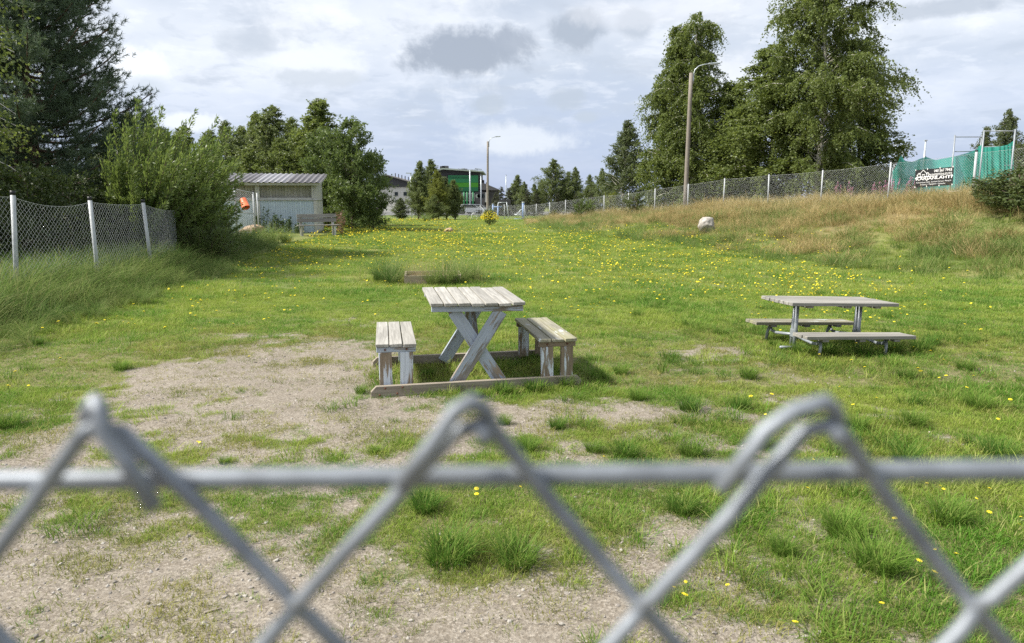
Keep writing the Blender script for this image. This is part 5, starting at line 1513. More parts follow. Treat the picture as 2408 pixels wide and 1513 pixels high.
def build_pine():
    g = np.random.default_rng(700)
    h = 9.8
    x, y, z = place(95, 20.5)
    t = thing('pine_tree', 'huge dark green pine with tufted needle branches behind the leaning fence', 'tree', (x, y, z))
    paths = [np.array([[0.12 * math.sin(k * 3), 0.1 * math.sin(k * 4 + 1), -0.2 + (h + 0.2) * k] for k in np.linspace(0, 0.98, 9)])]
    rads = [np.linspace(0.21, 0.03, 9)]
    tips, dirs, tin = [], [], []
    nb = 150
    for i in range(nb):
        tb = 0.06 + 0.92 * (i + g.uniform(0, 1)) / nb
        L = (3.2 * (1 - max(0, tb - 0.3) / 0.86) ** 0.75) * g.uniform(0.72, 1.1)
        az = i * 2.4 + g.normal(0, 0.3)
        dh = np.array([math.cos(az), math.sin(az), 0])
        s = np.linspace(0, 1, 6)[:, None]
        pts = np.array([0, 0, tb * h]) + dh * L * s + np.array([0, 0, 1]) * L * (0.02 * s + 0.28 * s ** 2.5 - 0.18 * s * (1 - s))
        paths.append(pts); rads.append(np.linspace(0.045, 0.012, 6))
        n = int(60 + 34 * L)
        nc = int(7 + 4 * L); ci = g.integers(0, nc, n)
        ss = np.clip((g.uniform(0.15, 1, nc) ** 0.7)[ci], 0, 1)
        q = ss * 5; a = np.clip(q.astype(int), 0, 4); f = (q - a)[:, None]
        p = pts[a] * (1 - f) + pts[a + 1] * f
        side = np.cross(dh, [0, 0, 1])
        lat = side * (g.uniform(-1, 1, nc)[ci] * 0.95 * (1.15 - ss))[:, None]
        p = p + lat + np.array([0, 0, 1]) * (g.uniform(-0.22, 0.26, nc)[ci])[:, None] + g.normal(0, 1, (n, 3)) * np.array([0.16, 0.16, 0.09])
        tips.append(p); dirs.append(unit(dh * 0.8 + lat * 0.6 + np.array([0, 0, 0.65]) + g.normal(0, 0.25, (n, 3))))
        tin.append(np.clip(g.uniform(0, 0.45) + g.uniform(0, 0.35, n) + 0.25 * ss, 0, 1))
    V, Fq = merge_tubes(paths, rads, 6)
    link('trunk', mesh_np('trunk', V, Fq, smooth=True), M['bark_pine'], t)
    P, D, T = np.vstack(tips), np.vstack(dirs), np.concatenate(tin)
    nn = 20
    idx = np.repeat(np.arange(len(P)), nn); n = len(idx)
    u = g.uniform(0, 1, n)
    base = P[idx] - D[idx] * (0.16 * u)[:, None]
    nd = unit(D[idx] * 0.75 + unit(g.normal(size=(n, 3))) * 0.85)
    side = unit(np.cross(nd, g.normal(size=(n, 3)))) * 0.008
    ln = (0.14 * g.uniform(0.7, 1.2, n))[:, None]
    Vn = np.stack([base - side, base + side, base + nd * ln], 1).reshape(-1, 3)
    link('crown', mesh_np('crown', Vn, np.arange(3 * n).reshape(n, 3), np.repeat(T[idx], 3)), M['pine'], t)
build_pine()

# ------------------------------------------------------------------ herbs by the shed and net
def herb(name, label, cat, px, py, h, mat, seed, nst=5, spread=0.18, top=None, Y=None, group=None, ll=0.09, lw=0.045):
    g = np.random.default_rng(seed)
    p = ground(px, py) if Y is None else Vector((*place(px, Y)[:2], Z(*place(px, Y)[:2])))
    t = thing(name, label, cat, p, group=group)
    paths, P, D, T = [], [], [], []
    for i in range(nst):
        a = g.uniform(0, 6.28); hh = h * g.uniform(0.7, 1.08)
        f = np.array([math.cos(a), math.sin(a), 0]) * spread * g.uniform(0, 1)
        s = np.linspace(0, 1, 5)[:, None]
        pts = f + f * s * 0.7 + np.array([0, 0, hh]) * s + np.array([0.06, 0, 0]) * s ** 2
        pts[0, 2] = -0.05
        paths.append(pts)
        n = 46
        u = g.uniform(0.05, 0.98, n); q = u * 4; k = np.clip(q.astype(int), 0, 3); fr = (q - k)[:, None]
        pp = pts[k] * (1 - fr) + pts[k + 1] * fr
        d = g.normal(size=(n, 3)); d[:, 2] = d[:, 2] * 0.4 + 0.1; d = unit(d)
        P.append(pp); D.append(d); T.append(g.uniform(0, 1, n))
    V, Fq = merge_tubes(paths, [np.linspace(0.008, 0.004, 5)] * nst, 4)
    link('stem', mesh_np('stem', V, Fq), M['stem'], t)
    V, Fq, T_ = leaf_quads(g, np.vstack(P), np.vstack(D), ll, lw, np.concatenate(T))
    link('leaves', mesh_np('leaves', V, Fq, T_), mat, t)
    if top:
        P = []
        for pts in paths:
            n = 40
            u = g.uniform(0.72, 1.15, n)[:, None]
            P.append(pts[0] * (1 - u) + pts[-1] * u + g.normal(0, 0.028, (n, 3)) * (1.2 - u) * 2)
        P = np.vstack(P)
        V, Fq, T_ = leaf_quads(g, P, unit(g.normal(size=P.shape)), 0.04, 0.035, g.uniform(0, 1, len(P)))
        link('flower_spike', mesh_np('flower_spike', V, Fq, T_), top, t)
    return t
herb('nettle_plant', 'tall nettle with a thin seed spike at the left of the blue shed wall', 'plant', 626, 0, 1.05, M['nettle'], 1, 6, 0.25, Y=30.4)
for k, (px, py, h) in enumerate([(610, 542, 0.7), (650, 545, 0.75), (668, 548, 0.6), (685, 549, 0.65), (700, 550, 0.45)]):
    herb('nettle_plant', 'dark green nettle growing before the pale blue shed wall', 'plant', px, py, h, M['nettle'], 20 + k, 6, 0.22, Y=30.3, group='nettles before the shed')
herb('fireweed_plant', 'reddish leaved plant just right of the old bench', 'plant', 802, 0, 0.95, M['red_leaf'], 31, 6, 0.2, Y=30.2)
for k, (px, Y, lab) in enumerate([(2062, 29.5, None), (2080, 29.8, None), (2052, 30.0, None), (2115, 28.8, None), (1985, 32.0, None), (1962, 33.0, None), (2045, 30.5, None), (2130, 28.0, None)]):
    herb('fireweed_plant', 'pink flowering fireweed standing behind the bank fence', 'plant', px, 0, 0.95, M['bramble'], 40 + k, 4, 0.22, M['pink'], Y, 'fireweed behind the fence')

# ------------------------------------------------------------------ shed
def build_shed():
    X0, Y0 = at(745, 500, 31.0).x, 31.0
    z0 = Z(X0, Y0)
    t = thing('shed', 'small shelter with pale blue boarded front, open window strip and grey sheet roof', 'shed', (X0, Y0, z0), R(8))
    W, D, HF, HB = 4.7, 2.3, 2.05, 2.42
    sill = 1.36
    # corner posts
    for x in (0, -2.42, -W):
        box('corner_post', (x - (0.06 if x == 0 else 0), 0.06, HF / 2), (0.11, 0.11, HF), M['white_board'], t)
    for x in (0, -W):
        box('corner_post', (x - (0.06 if x == 0 else 0), D - 0.06, HB / 2 - 0.02), (0.11, 0.11, HB - 0.04), M['white_board'], t)
    # front cladding, board by board
    front = box('front_wall', (-W / 2 - 0.03, 0.035, sill / 2), (W - 0.1, 0.02, sill - 0.06), M['dark'], t)
    n = int((W - 0.14) / 0.098)
    for k in range(n):
        x = -0.16 - k * 0.098
        box('board', (x + W / 2 + 0.03, -0.036, 0.0), (0.094, 0.02, sill - 0.02), M['blue_board'], front, bev=0.003)
    box('window_sill', (-W / 2, -0.02, sill + 0.012), (W + 0.06, 0.10, 0.035), M['white_board'], t)
    box('rail', (-W / 2 - 0.03, 0.03, sill + 0.07), (W - 0.16, 0.03, 0.075), M['white_board'], t)
    for x in (-0.06, -2.36, -2.5):
        box('trim_board', (x, -0.034, sill / 2 - 0.01), (0.115 if x != -2.5 else 0.10, 0.024, sill - 0.04), M['white_board'], t)
    for x in (-0.15, -2.33):
        box('window_jamb', (x, 0.012, (HF + sill) / 2 + 0.03), (0.075, 0.05, HF - sill - 0.08), M['white_board'], t)
    # boarded inner wall close behind the opening
    inner = box('inner_wall', (-W / 2, 0.24, (HF + sill) / 2), (W - 0.2, 0.02, HF - sill - 0.02), M['beige_board'], t)
    for k in range(int((W - 0.3) / 0.125)):
        box('board', (-W / 2 + 0.2 + k * 0.125, -0.022, 0), (0.118, 0.02, HF - sill - 0.03), M['beige_board'], inner, bev=0.003)
    # back wall
    back = box('back_wall', (-W / 2, D + 0.02, HB / 2), (W, 0.02, HB), M['dark'], t)
    for k in range(int(W / 0.125)):
        box('board', (-W / 2 + 0.07 + k * 0.125, -0.022, 0), (0.118, 0.02, HB - 0.05), M['beige_board'], back, bev=0.003)
    for x, nm in ((-0.012, 'side_wall'), (-W + 0.012, 'side_wall')):
        sw = box(nm, (x - (0.05 if x > -1 else -0.05), D / 2, HF / 2), (0.02, D - 0.25, HF - 0.1), M['dark'], t)
        sgn = 1 if x > -1 else -1
        for k in range(16):
            yy = -D / 2 + 0.13 + k * 0.136
            hh = HF - 0.06 + (HB - HF) * (yy + D / 2) / D
            box('board', (sgn * 0.024, yy, hh / 2 - HF / 2), (0.02, 0.128, hh), M['white_board'], sw, bev=0.003)
        box('drip_rail', (sgn * 0.05, 0, sill - HF / 2 + 0.02), (0.03, D - 0.1, 0.04), M['white_board'], sw)
    # roof: rafters, fascia, three lengths of profiled sheet
    ang = math.atan2(HB - HF, D)
    def roofpt(y): return HF + 0.10 + (HB - HF) * y / D
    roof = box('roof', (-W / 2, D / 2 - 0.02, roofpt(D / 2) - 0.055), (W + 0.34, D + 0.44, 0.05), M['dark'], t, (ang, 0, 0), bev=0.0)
    box('fascia_board', (0, -(D + 0.44) / 2 - 0.014, -0.03), (W + 0.38, 0.025, 0.11), M['white_board'], roof)
    for s in (-1, 1):
        box('barge_board', (s * ((W + 0.34) / 2 + 0.014), 0, -0.03), (0.025, D + 0.44, 0.12), M['white_board'], roof)
    Lr = D + 0.62
    ribs = 0.235
    total = W + 0.46
    splits = [0.0, 1.42, 2.72, total]
    mats = [M['roof_dark'], M['roof_light'], M['roof_dark']]
    for k in range(3):
        a, b = splits[k], splits[k + 1]
        xs, zs = [], []
        x = a
        while x < b - 1e-6:
            for dx, dz in ((0, 0), (0.09, 0), (0.115, 0.036), (0.185, 0.036), (0.21, 0)):
                if x + dx <= b + 1e-6: xs.append(x + dx); zs.append(dz)
            x += ribs
        xs.append(b); zs.append(0)
        xs = np.array(xs); zs = np.array(zs) + 0.004 * k
        m = len(xs)
        V = []
        for yy, dz in ((-Lr / 2 - 0.03, 0.0), (Lr / 2, 0.0), (-Lr / 2 - 0.03, -0.004), (Lr / 2, -0.004)):
            V += [((W + 0.46) / 2 - q, yy, w + dz + 0.03) for q, w in zip(xs, zs)]
        Fq = []
        for i in range(m - 1):
            Fq += [(i, i + 1, m + i + 1, m + i), (2 * m + i, 3 * m + i, 3 * m + i + 1, 2 * m + i + 1), (i, 2 * m + i, 2 * m + i + 1, i + 1)]
        me = mesh_np('roof_sheet', np.array(V), np.array(Fq))
        link('roof_sheet', me, mats[k], roof)
    return t
build_shed()

def build_gate():
    # wire gate between the fence and the shed, with a bucket hung on it
    a, b = at(557, 540, 28.4), at(600, 540, 29.0)
    za, zb = Z(a.x, a.y), Z(b.x, b.y)
    t = thing('wire_gate', 'wire mesh gate panel on steel posts beside the shed', 'gate', (b.x, b.y, zb))
    pa = Vector((a.x - b.x, a.y - b.y, za - zb)); hb, ha = at(600, 451, 29.0).z - zb, at(553, 442, 28.4).z - za
    for p, h in ((pa, ha), (Vector((0, 0, 0)), hb)):
        o = pipe('post', [p + Vector((0, 0, -0.2)), p + Vector((0, 0, h))], 0.035, M['post'], t, 10)
        pipe('cap', [p + Vector((0, 0, h - 0.02)), p + Vector((0, 0, h + 0.03))], 0.038, M['cap'], o, 10)
    pipe('post', [Vector((0.10, 0.15, -0.2)), Vector((0.10, 0.15, hb - 0.05))], 0.03, M['post'], t, 8)
    q = pa + Vector((-1.6, -0.5, 0.05))
    pipe('post', [q + Vector((0, 0, -0.2)), q + Vector((0, 0, ha + 0.1))], 0.035, M['post'], t, 8)
    for p0, h0, p1, h1 in ((pa, ha, Vector((0, 0, 0)), hb), (q, ha + 0.1, pa, ha)):
        me = wire_grid(p0, p1, p0.z + 0.05, p0.z + h0 - 0.05, p1.z + 0.05, p1.z + h1 - 0.05, 0.08, 0.0025, 0.0, n=3)
        o = link('wire_mesh', me, M['wire_far'], t); o['kind'] = 'stuff'
        for f in (0.06, 0.5, 0.97):
            pipe('rail', [(p0.x, p0.y, p0.z + h0 * f), (p1.x, p1.y, p1.z + h1 * f)], 0.016 if p0 is pa else 0.008, M['post'], t, 6)
    # bucket
    c = at(575, 479, 28.2)
    bk = thing('bucket', 'faded orange plastic bucket hanging upside down on the wire gate', 'bucket', c, rot=(R(150), R(-14), 0.4))
    prof = [(0.0, 0.0), (0.125, 0.0), (0.130, 0.02), (0.150, 0.36), (0.158, 0.365), (0.158, 0.385), (0.146, 0.385), (0.142, 0.36), (0.122, 0.015), (0.0, 0.012)]
    n = 22; V = []; Fq = []
    for r, zz in prof:
        V += [(r * math.cos(i * 2 * math.pi / n), r * math.sin(i * 2 * math.pi / n), zz - 0.19) for i in range(n)]
    for j in range(len(prof) - 1):
        for i in range(n): Fq.append((j * n + i, j * n + (i + 1) % n, (j + 1) * n + (i + 1) % n, (j + 1) * n + i))
    me = clean(mesh_np('body', np.array(V), np.array(Fq), smooth=True))
    link('body', me, M['orange'], bk)
    pipe('handle', [(0.158 * math.cos(a_), 0.03 + 0.14 * math.sin(a_) * 0.3, 0.17 + 0.15 * math.sin(a_)) for a_ in np.linspace(0, math.pi, 11)], 0.004, M['galv'], bk, 5)
    box('patch', (0.02, -0.137, 0.03), (0.05, 0.012, 0.13), M['cap'], bk, (R(-3), 0, 0), 0.002)
build_gate()

def build_old_bench():
    c = at(748, 548, 29.3)
    x, y = c.x, 29.3
    t = thing('park_bench', 'old grey plank bench with two back slats in front of the shed', 'bench', (x, y, Z(x, y) - 0.02), R(22))
    Lb = 1.55
    for dz, dy in ((0.80, 0.27), (0.63, 0.24)):
        board('back_slat', (-Lb / 2, dy, dz), (Lb / 2, dy, dz + 0.01), 0.145, 0.035, M['old_bench'], t, up=(0, -1, 0.2))
    for dy in (-0.20, -0.06, 0.08):
        board('seat_slat', (-Lb / 2 - 0.02, dy, 0.43), (Lb / 2 + 0.06, dy, 0.44), 0.13, 0.035, M['old_bench'], t)
    for s in (-1, 1):
        lx = s * (Lb / 2 - 0.14)
        board('leg', (lx, -0.19, 0.41), (lx, -0.19, -0.05), 0.10, 0.09, M['old_bench_leg'], t, up=(1, 0, 0))
        board('leg', (lx, 0.19, 0.41), (lx, 0.19, -0.05), 0.10, 0.09, M['old_bench_leg'], t, up=(1, 0, 0))
        board('back_post', (lx, 0.27, 0.42), (lx, 0.325, 0.87), 0.09, 0.06, M['old_bench_leg'], t, up=(0, 1, 0))
        board('bearer', (lx + 0.055, -0.25, 0.385), (lx + 0.055, 0.30, 0.385), 0.05, 0.03, M['old_bench_leg'], t, up=(1, 0, 0))
build_old_bench()

# ------------------------------------------------------------------ banner
def text_mesh(body, size, width=None, bold=0.0):
    cu = bpy.data.curves.new('lettering', 'FONT'); cu.body = body; cu.size = size; cu.offset = bold; cu.resolution_u = 3
    cu.align_x = 'LEFT'; cu.fill_mode = 'FRONT'
    o = bpy.data.objects.new('lettering', cu); C.objects.link(o)
    bpy.context.view_layer.update()
    me = bpy.data.meshes.new_from_object(o.evaluated_get(bpy.context.evaluated_depsgraph_get()))
    bpy.data.objects.remove(o)
    co = np.zeros(len(me.vertices) * 3); me.vertices.foreach_get('co', co); co = co.reshape(-1, 3)
    lo, hi = co.min(0), co.max(0)
    co[:, :2] -= lo[:2]
    if width: co[:, 0] *= width / (hi[0] - lo[0])
    me.vertices.foreach_set('co', co.ravel()); me.update()
    return me
M['banner'] = plain('black banner cloth', (0.02, 0.02, 0.021), 0.45, 0, 0.25, 5)
M['white_print'] = plain('white print', (0.80, 0.80, 0.79), 0.6, 0, 0.03)
def build_banner():
    A, B = Vector(RPOST[3]), Vector(RPOST[2])            # post by 2095, post by 2297
    n = Vector((B.y - A.y, -(B.x - A.x), 0)).normalized()
    if n.y > 0: n = -n
    def on(px, py):
        d = Vector(ray(px, py)); o = Vector((0, 0, CAM_H)); p0 = A + n * 0.03
        k = (p0 - o).dot(n) / d.dot(n)
        return o + d * k
    tl, tr, bl, br = on(2153.3, 400), on(2243, 391.7), on(2151.5, 441.7), on(2240, 435.2)
    ex = (tr - tl + br - bl) / 2; W = ex.length; ex.normalize()
    ez = (tl - bl + tr - br) / 2; ez = (ez - ex * ez.dot(ex)); H = ez.length; ez.normalize()
    ey = ez.cross(ex)
    org = (tl + tr + bl + br) / 4 - ex * W / 2 - ez * H / 2
    t = thing('banner', 'black advertising banner with white lettering and house outline tied to the bank fence', 'banner', org)
    Mx = Matrix((ex, ez, ex.cross(ez))).transposed().to_4x4(); Mx.translation = org
    t.matrix_world = Mx
    # cloth with slight ripples
    xs, ys = np.linspace(0, W, 30), np.linspace(0, H, 12)
    X, Y = np.meshgrid(xs, ys)
    rip = lambda x, y: 0.010 * np.sin(x * 9 / W + 1) * (0.4 + y / H) + 0.006 * np.sin(x * 22 / W + y * 3)
    V = np.stack([X, Y + 0.012 * np.abs(np.sin(X / W * 3 * np.pi)) * -(Y / H > 0.95).astype(float), rip(X, Y)], -1).reshape(-1, 3)
    i, j = np.meshgrid(np.arange(29), np.arange(11)); q = (j * 30 + i).ravel()
    link('cloth', mesh_np('cloth', V, np.stack([q, q + 1, q + 31, q + 30], -1), smooth=True), M['banner'], t)
    def put(me, x, y):
        co = np.zeros(len(me.vertices) * 3); me.vertices.foreach_get('co', co); co = co.reshape(-1, 3)
        co[:, 0] += x * W; co[:, 1] += y * H; co[:, 2] = rip(co[:, 0], co[:, 1]) + 0.004
        me.vertices.foreach_set('co', co.ravel()); me.update()
        o = link('lettering', me, M['white_print'], t); return o
    put(text_mesh('040 567 7943', 0.205 * H, 0.46 * W, 0.0015), 0.50, 0.775)
    put(text_mesh('KIINTEISTÖHUOLTO', 0.165 * H, 0.565 * W, 0.001), 0.40, 0.585)
    put(text_mesh('KARJANLAHTI', 0.225 * H, 0.94 * W, 0.002), 0.03, 0.335)
    put(text_mesh('-Kiinteistöjen hoito -Lumityöt -Siivous -Pihatyöt', 0.105 * H, 0.93 * W, 0.0), 0.03, 0.205)
    put(text_mesh('Yritykset • Taloyhtiöt • Yksityiset', 0.105 * H, 0.66 * W, 0.0), 0.15, 0.075)
    # house outline and rule
    def strip(pts, w):
        V, Fq = [], []
        P = [np.array(p) * np.array([W, H]) for p in pts]
        for a, b in zip(P[:-1], P[1:]):
            d = (b - a) / np.linalg.norm(b - a); s = np.array([-d[1], d[0]]) * w / 2; o = len(V)
            e = d * w * 0.45
            V += [(*(a - s - e), 0), (*(b - s + e), 0), (*(b + s + e), 0), (*(a + s - e), 0)]; Fq.append((o, o + 1, o + 2, o + 3))
        return V, Fq
    Vs, Fs = [], []
    for pts in ([(0.03, 0.555), (0.97, 0.555)], [(0.10, 0.70), (0.215, 0.95), (0.33, 0.70)], [(0.14, 0.585), (0.14, 0.74)], [(0.30, 0.585), (0.30, 0.74)], [(0.05, 0.66), (0.105, 0.80), (0.14, 0.74)], [(0.30, 0.74), (0.335, 0.80), (0.385, 0.66)],
                [(0.07, 0.585), (0.07, 0.68)], [(0.36, 0.585), (0.36, 0.68)], [(0.05, 0.585), (0.19, 0.585)], [(0.25, 0.585), (0.38, 0.585)], [(0.19, 0.60), (0.19, 0.70)], [(0.245, 0.60), (0.245, 0.70)], [(0.185, 0.70), (0.25, 0.70)]):
        v, f = strip(pts, 0.026 * H if len(Vs) else 0.03 * H); f = [tuple(i + len(Vs) for i in q) for q in f]; Vs += v; Fs += f
    me = mesh_np('house_outline', np.array(Vs), np.array(Fs)); 
    co = np.array(Vs); co[:, 2] = rip(co[:, 0], co[:, 1]) + 0.0045
    me.vertices.foreach_set('co', np.ascontiguousarray(co, dtype=np.float32).ravel()); me.update()
    link('house_outline', me, M['white_print'], t)
    for x, y in ((0.01, 0.02), (0.33, 0.02), (0.66, 0.02), (0.99, 0.02), (0.01, 0.98), (0.33, 0.98), (0.66, 0.98), (0.99, 0.98), (0.01, 0.5), (0.99, 0.5)):
        box('tie', (x * W, y * H, 0.012), (0.03, 0.05, 0.012), M['white_print'], t)
build_banner()

# ------------------------------------------------------------------ green net
def netmat():
    m, nt, N, L = newmat('green net')
    o = N('ShaderNodeOutputMaterial'); p = N('ShaderNodeBsdfPrincipled'); tr = N('ShaderNodeBsdfTransparent'); tl = N('ShaderNodeBsdfTranslucent')
    g = N('ShaderNodeNewGeometry')
    n = nd_noise(N, L, g.outputs['Position'], 1.2, 4, 0.6)
    c = nd_mix(N, L, nd_range(N, L, n, 0.35, 0.65), (0.045, 0.40, 0.32), (0.08, 0.52, 0.43))
    L(c, p.inputs['Base Color']); L(c, tl.inputs[0]); p.inputs['Roughness'].default_value = 0.7
    a = N('ShaderNodeMixShader'); a.inputs[0].default_value = 0.5; L(p.outputs[0], a.inputs[1]); L(tl.outputs[0], a.inputs[2])
    b = N('ShaderNodeMixShader'); b.inputs[0].default_value = 0.86; L(tr.outputs[0], b.inputs[1]); L(a.outputs[0], b.inputs[2])
    L(b.outputs[0], o.inputs[0])
    return m
def build_net():
    M['net'] = netmat()
    Y = 36.0
    t = thing('net_enclosure', 'green sports net hung on tall galvanised frames beyond the bank fence', 'net', (*place(2246, Y)[:2], 1.5))
    o3 = t.location
    def loc(p): return Vector(p) - o3
    def pole(px, top, Yp, r=0.035): 
        a = at(px, top, Yp); return pipe('pole', [loc((a.x, Yp, 1.2)), loc(a)], r, M['galv'], t, 8)
    pole(2246, 318, 36); pole(2309, 318, 37.5); pole(2314.5, 306.5, 34); pole(2388, 304, 33); pole(2100, 395, 37); pole(2120, 366, 38); pole(2177, 368, 38, 0.03)
    for (p0, q0, Y0, p1, q1, Y1) in ((2246, 322.5, 36, 2309, 322.5, 37.5), (2246, 357, 36, 2309, 356, 37.5), (2314.5, 308.6, 34, 2388, 308.6, 33), (2314.5, 346, 34, 2386, 346, 33), (2314.5, 389, 34, 2384, 389, 33)):
        pipe('rail', [loc(at(p0, q0, Y0)), loc(at(p1, q1, Y1))], 0.022, M['galv'], t, 6)
    def sheet_net(pxs, tops, bots, Ys, seed):
        g = np.random.default_rng(seed)
        u = np.linspace(0, 1, 46); vv = np.linspace(0, 1, 14)
        kx = np.linspace(0, 1, len(pxs))
        V = []
        for a in vv:
            for b in u:
                px = np.interp(b, kx, pxs); Yc = np.interp(b, kx, Ys)
                py = np.interp(b, kx, bots) * (1 - a) + np.interp(b, kx, tops) * a
                p = at(px, py, Yc)
                fold = 0.10 * math.sin(b * 40 + 2 * math.sin(b * 9)) * (0.3 + 0.7 * (1 - a))
                p.y += fold; p.x += fold * 0.5
                V.append(loc(p))
        i, j = np.meshgrid(np.arange(45), np.arange(13)); q = (j * 46 + i).ravel()
        link('net', mesh_np('net', np.array(V), np.stack([q, q + 1, q + 47, q + 46], -1), smooth=True), M['net'], t)
    sheet_net([2098, 2104, 2119, 2126, 2145, 2177, 2200, 2246, 2275, 2296, 2309], [404, 398, 365, 378, 381, 369, 377, 368, 360, 352, 342], [472, 474, 474, 474, 474, 474, 474, 474, 473, 472, 470], [36.5, 36.5, 37.8, 37.6, 37.8, 37.8, 37, 36, 36.5, 37, 37.4], 1)
    sheet_net([2314, 2330, 2350, 2370, 2384], [347, 346, 345, 341, 331], [466, 466, 464, 462, 455], [33.9, 33.6, 33.4, 33.2, 33.0], 2)
    sheet_net([2300, 2309, 2314], [345, 341, 345], [468, 468, 468], [37, 36, 34], 3)
    # small goal
    a, b = at(2232, 451, 30.5), at(2284, 450, 30.5)
    g = thing('football_goal', 'small white football goal standing before the green net', 'goal', ((a.x + b.x) / 2, 30.5, Z((a.x + b.x) / 2, 30.5)))
    o3 = g.location
    w2 = (b.x - a.x) / 2; h = a.z - o3.z
    pipe('crossbar', [(-w2 - 0.03, 0, h), (w2 + 0.03, 0, h)], 0.035, M['white_print'], g, 8)
    for s in (-1, 1):
        pipe('upright', [(s * w2, 0, -0.05), (s * w2, 0, h)], 0.035, M['white_print'], g, 8)
        pipe('stay', [(s * w2, 0, h), (s * w2, 0.6, 0)], 0.02, M['white_print'], g, 6)
build_net()

# ------------------------------------------------------------------ far buildings
M['clad'] = plain('dark grey cladding', (0.055, 0.053, 0.058), 0.6, 0, 0.12, 0.4)
M['clad2'] = plain('dark brick cladding', (0.085, 0.080, 0.085), 0.8, 0, 0.2, 1.2)
M['render'] = plain('off white render', (0.60, 0.575, 0.53), 0.8, 0, 0.06, 0.3)
M['green1'] = plain('green facade panel', (0.03, 0.23, 0.085), 0.5, 0, 0.05, 0.5)
M['green2'] = plain('light green facade band', (0.075, 0.32, 0.02), 0.5, 0, 0.05, 0.5)
M['green3'] = plain('deep green facade band', (0.02, 0.17, 0.065), 0.5, 0, 0.05, 0.5)
M['roof_edge'] = plain('pale green roof edge', (0.33, 0.38, 0.32), 0.6, 0, 0.05)
M['glass'] = plain('dark window glass', (0.03, 0.04, 0.045), 0.12, 0, 0.1)
M['text_dark'] = plain('dark lettering', (0.015, 0.07, 0.03), 0.6)
M['roof_grey'] = plain('grey tile roof', (0.17, 0.16, 0.155), 0.8, 0, 0.1, 1)
def prism(name, pts, y0, y1, mat, parent):
    """a solid whose front outline is pts (x, z), from depth y0 to y1"""
    n = len(pts); bm = bmesh.new()
    a = [bm.verts.new((x, y0, z)) for x, z in pts]; b = [bm.verts.new((x, y1, z)) for x, z in pts]
    bm.faces.new(a); bm.faces.new(b[::-1])
    for i in range(n): bm.faces.new((a[(i + 1) % n], a[i], b[i], b[(i + 1) % n]))
    bmesh.ops.recalc_face_normals(bm, faces=bm.faces)
    me = bpy.data.meshes.new(name); bm.to_mesh(me); bm.free()
    return link(name, me, mat, parent)
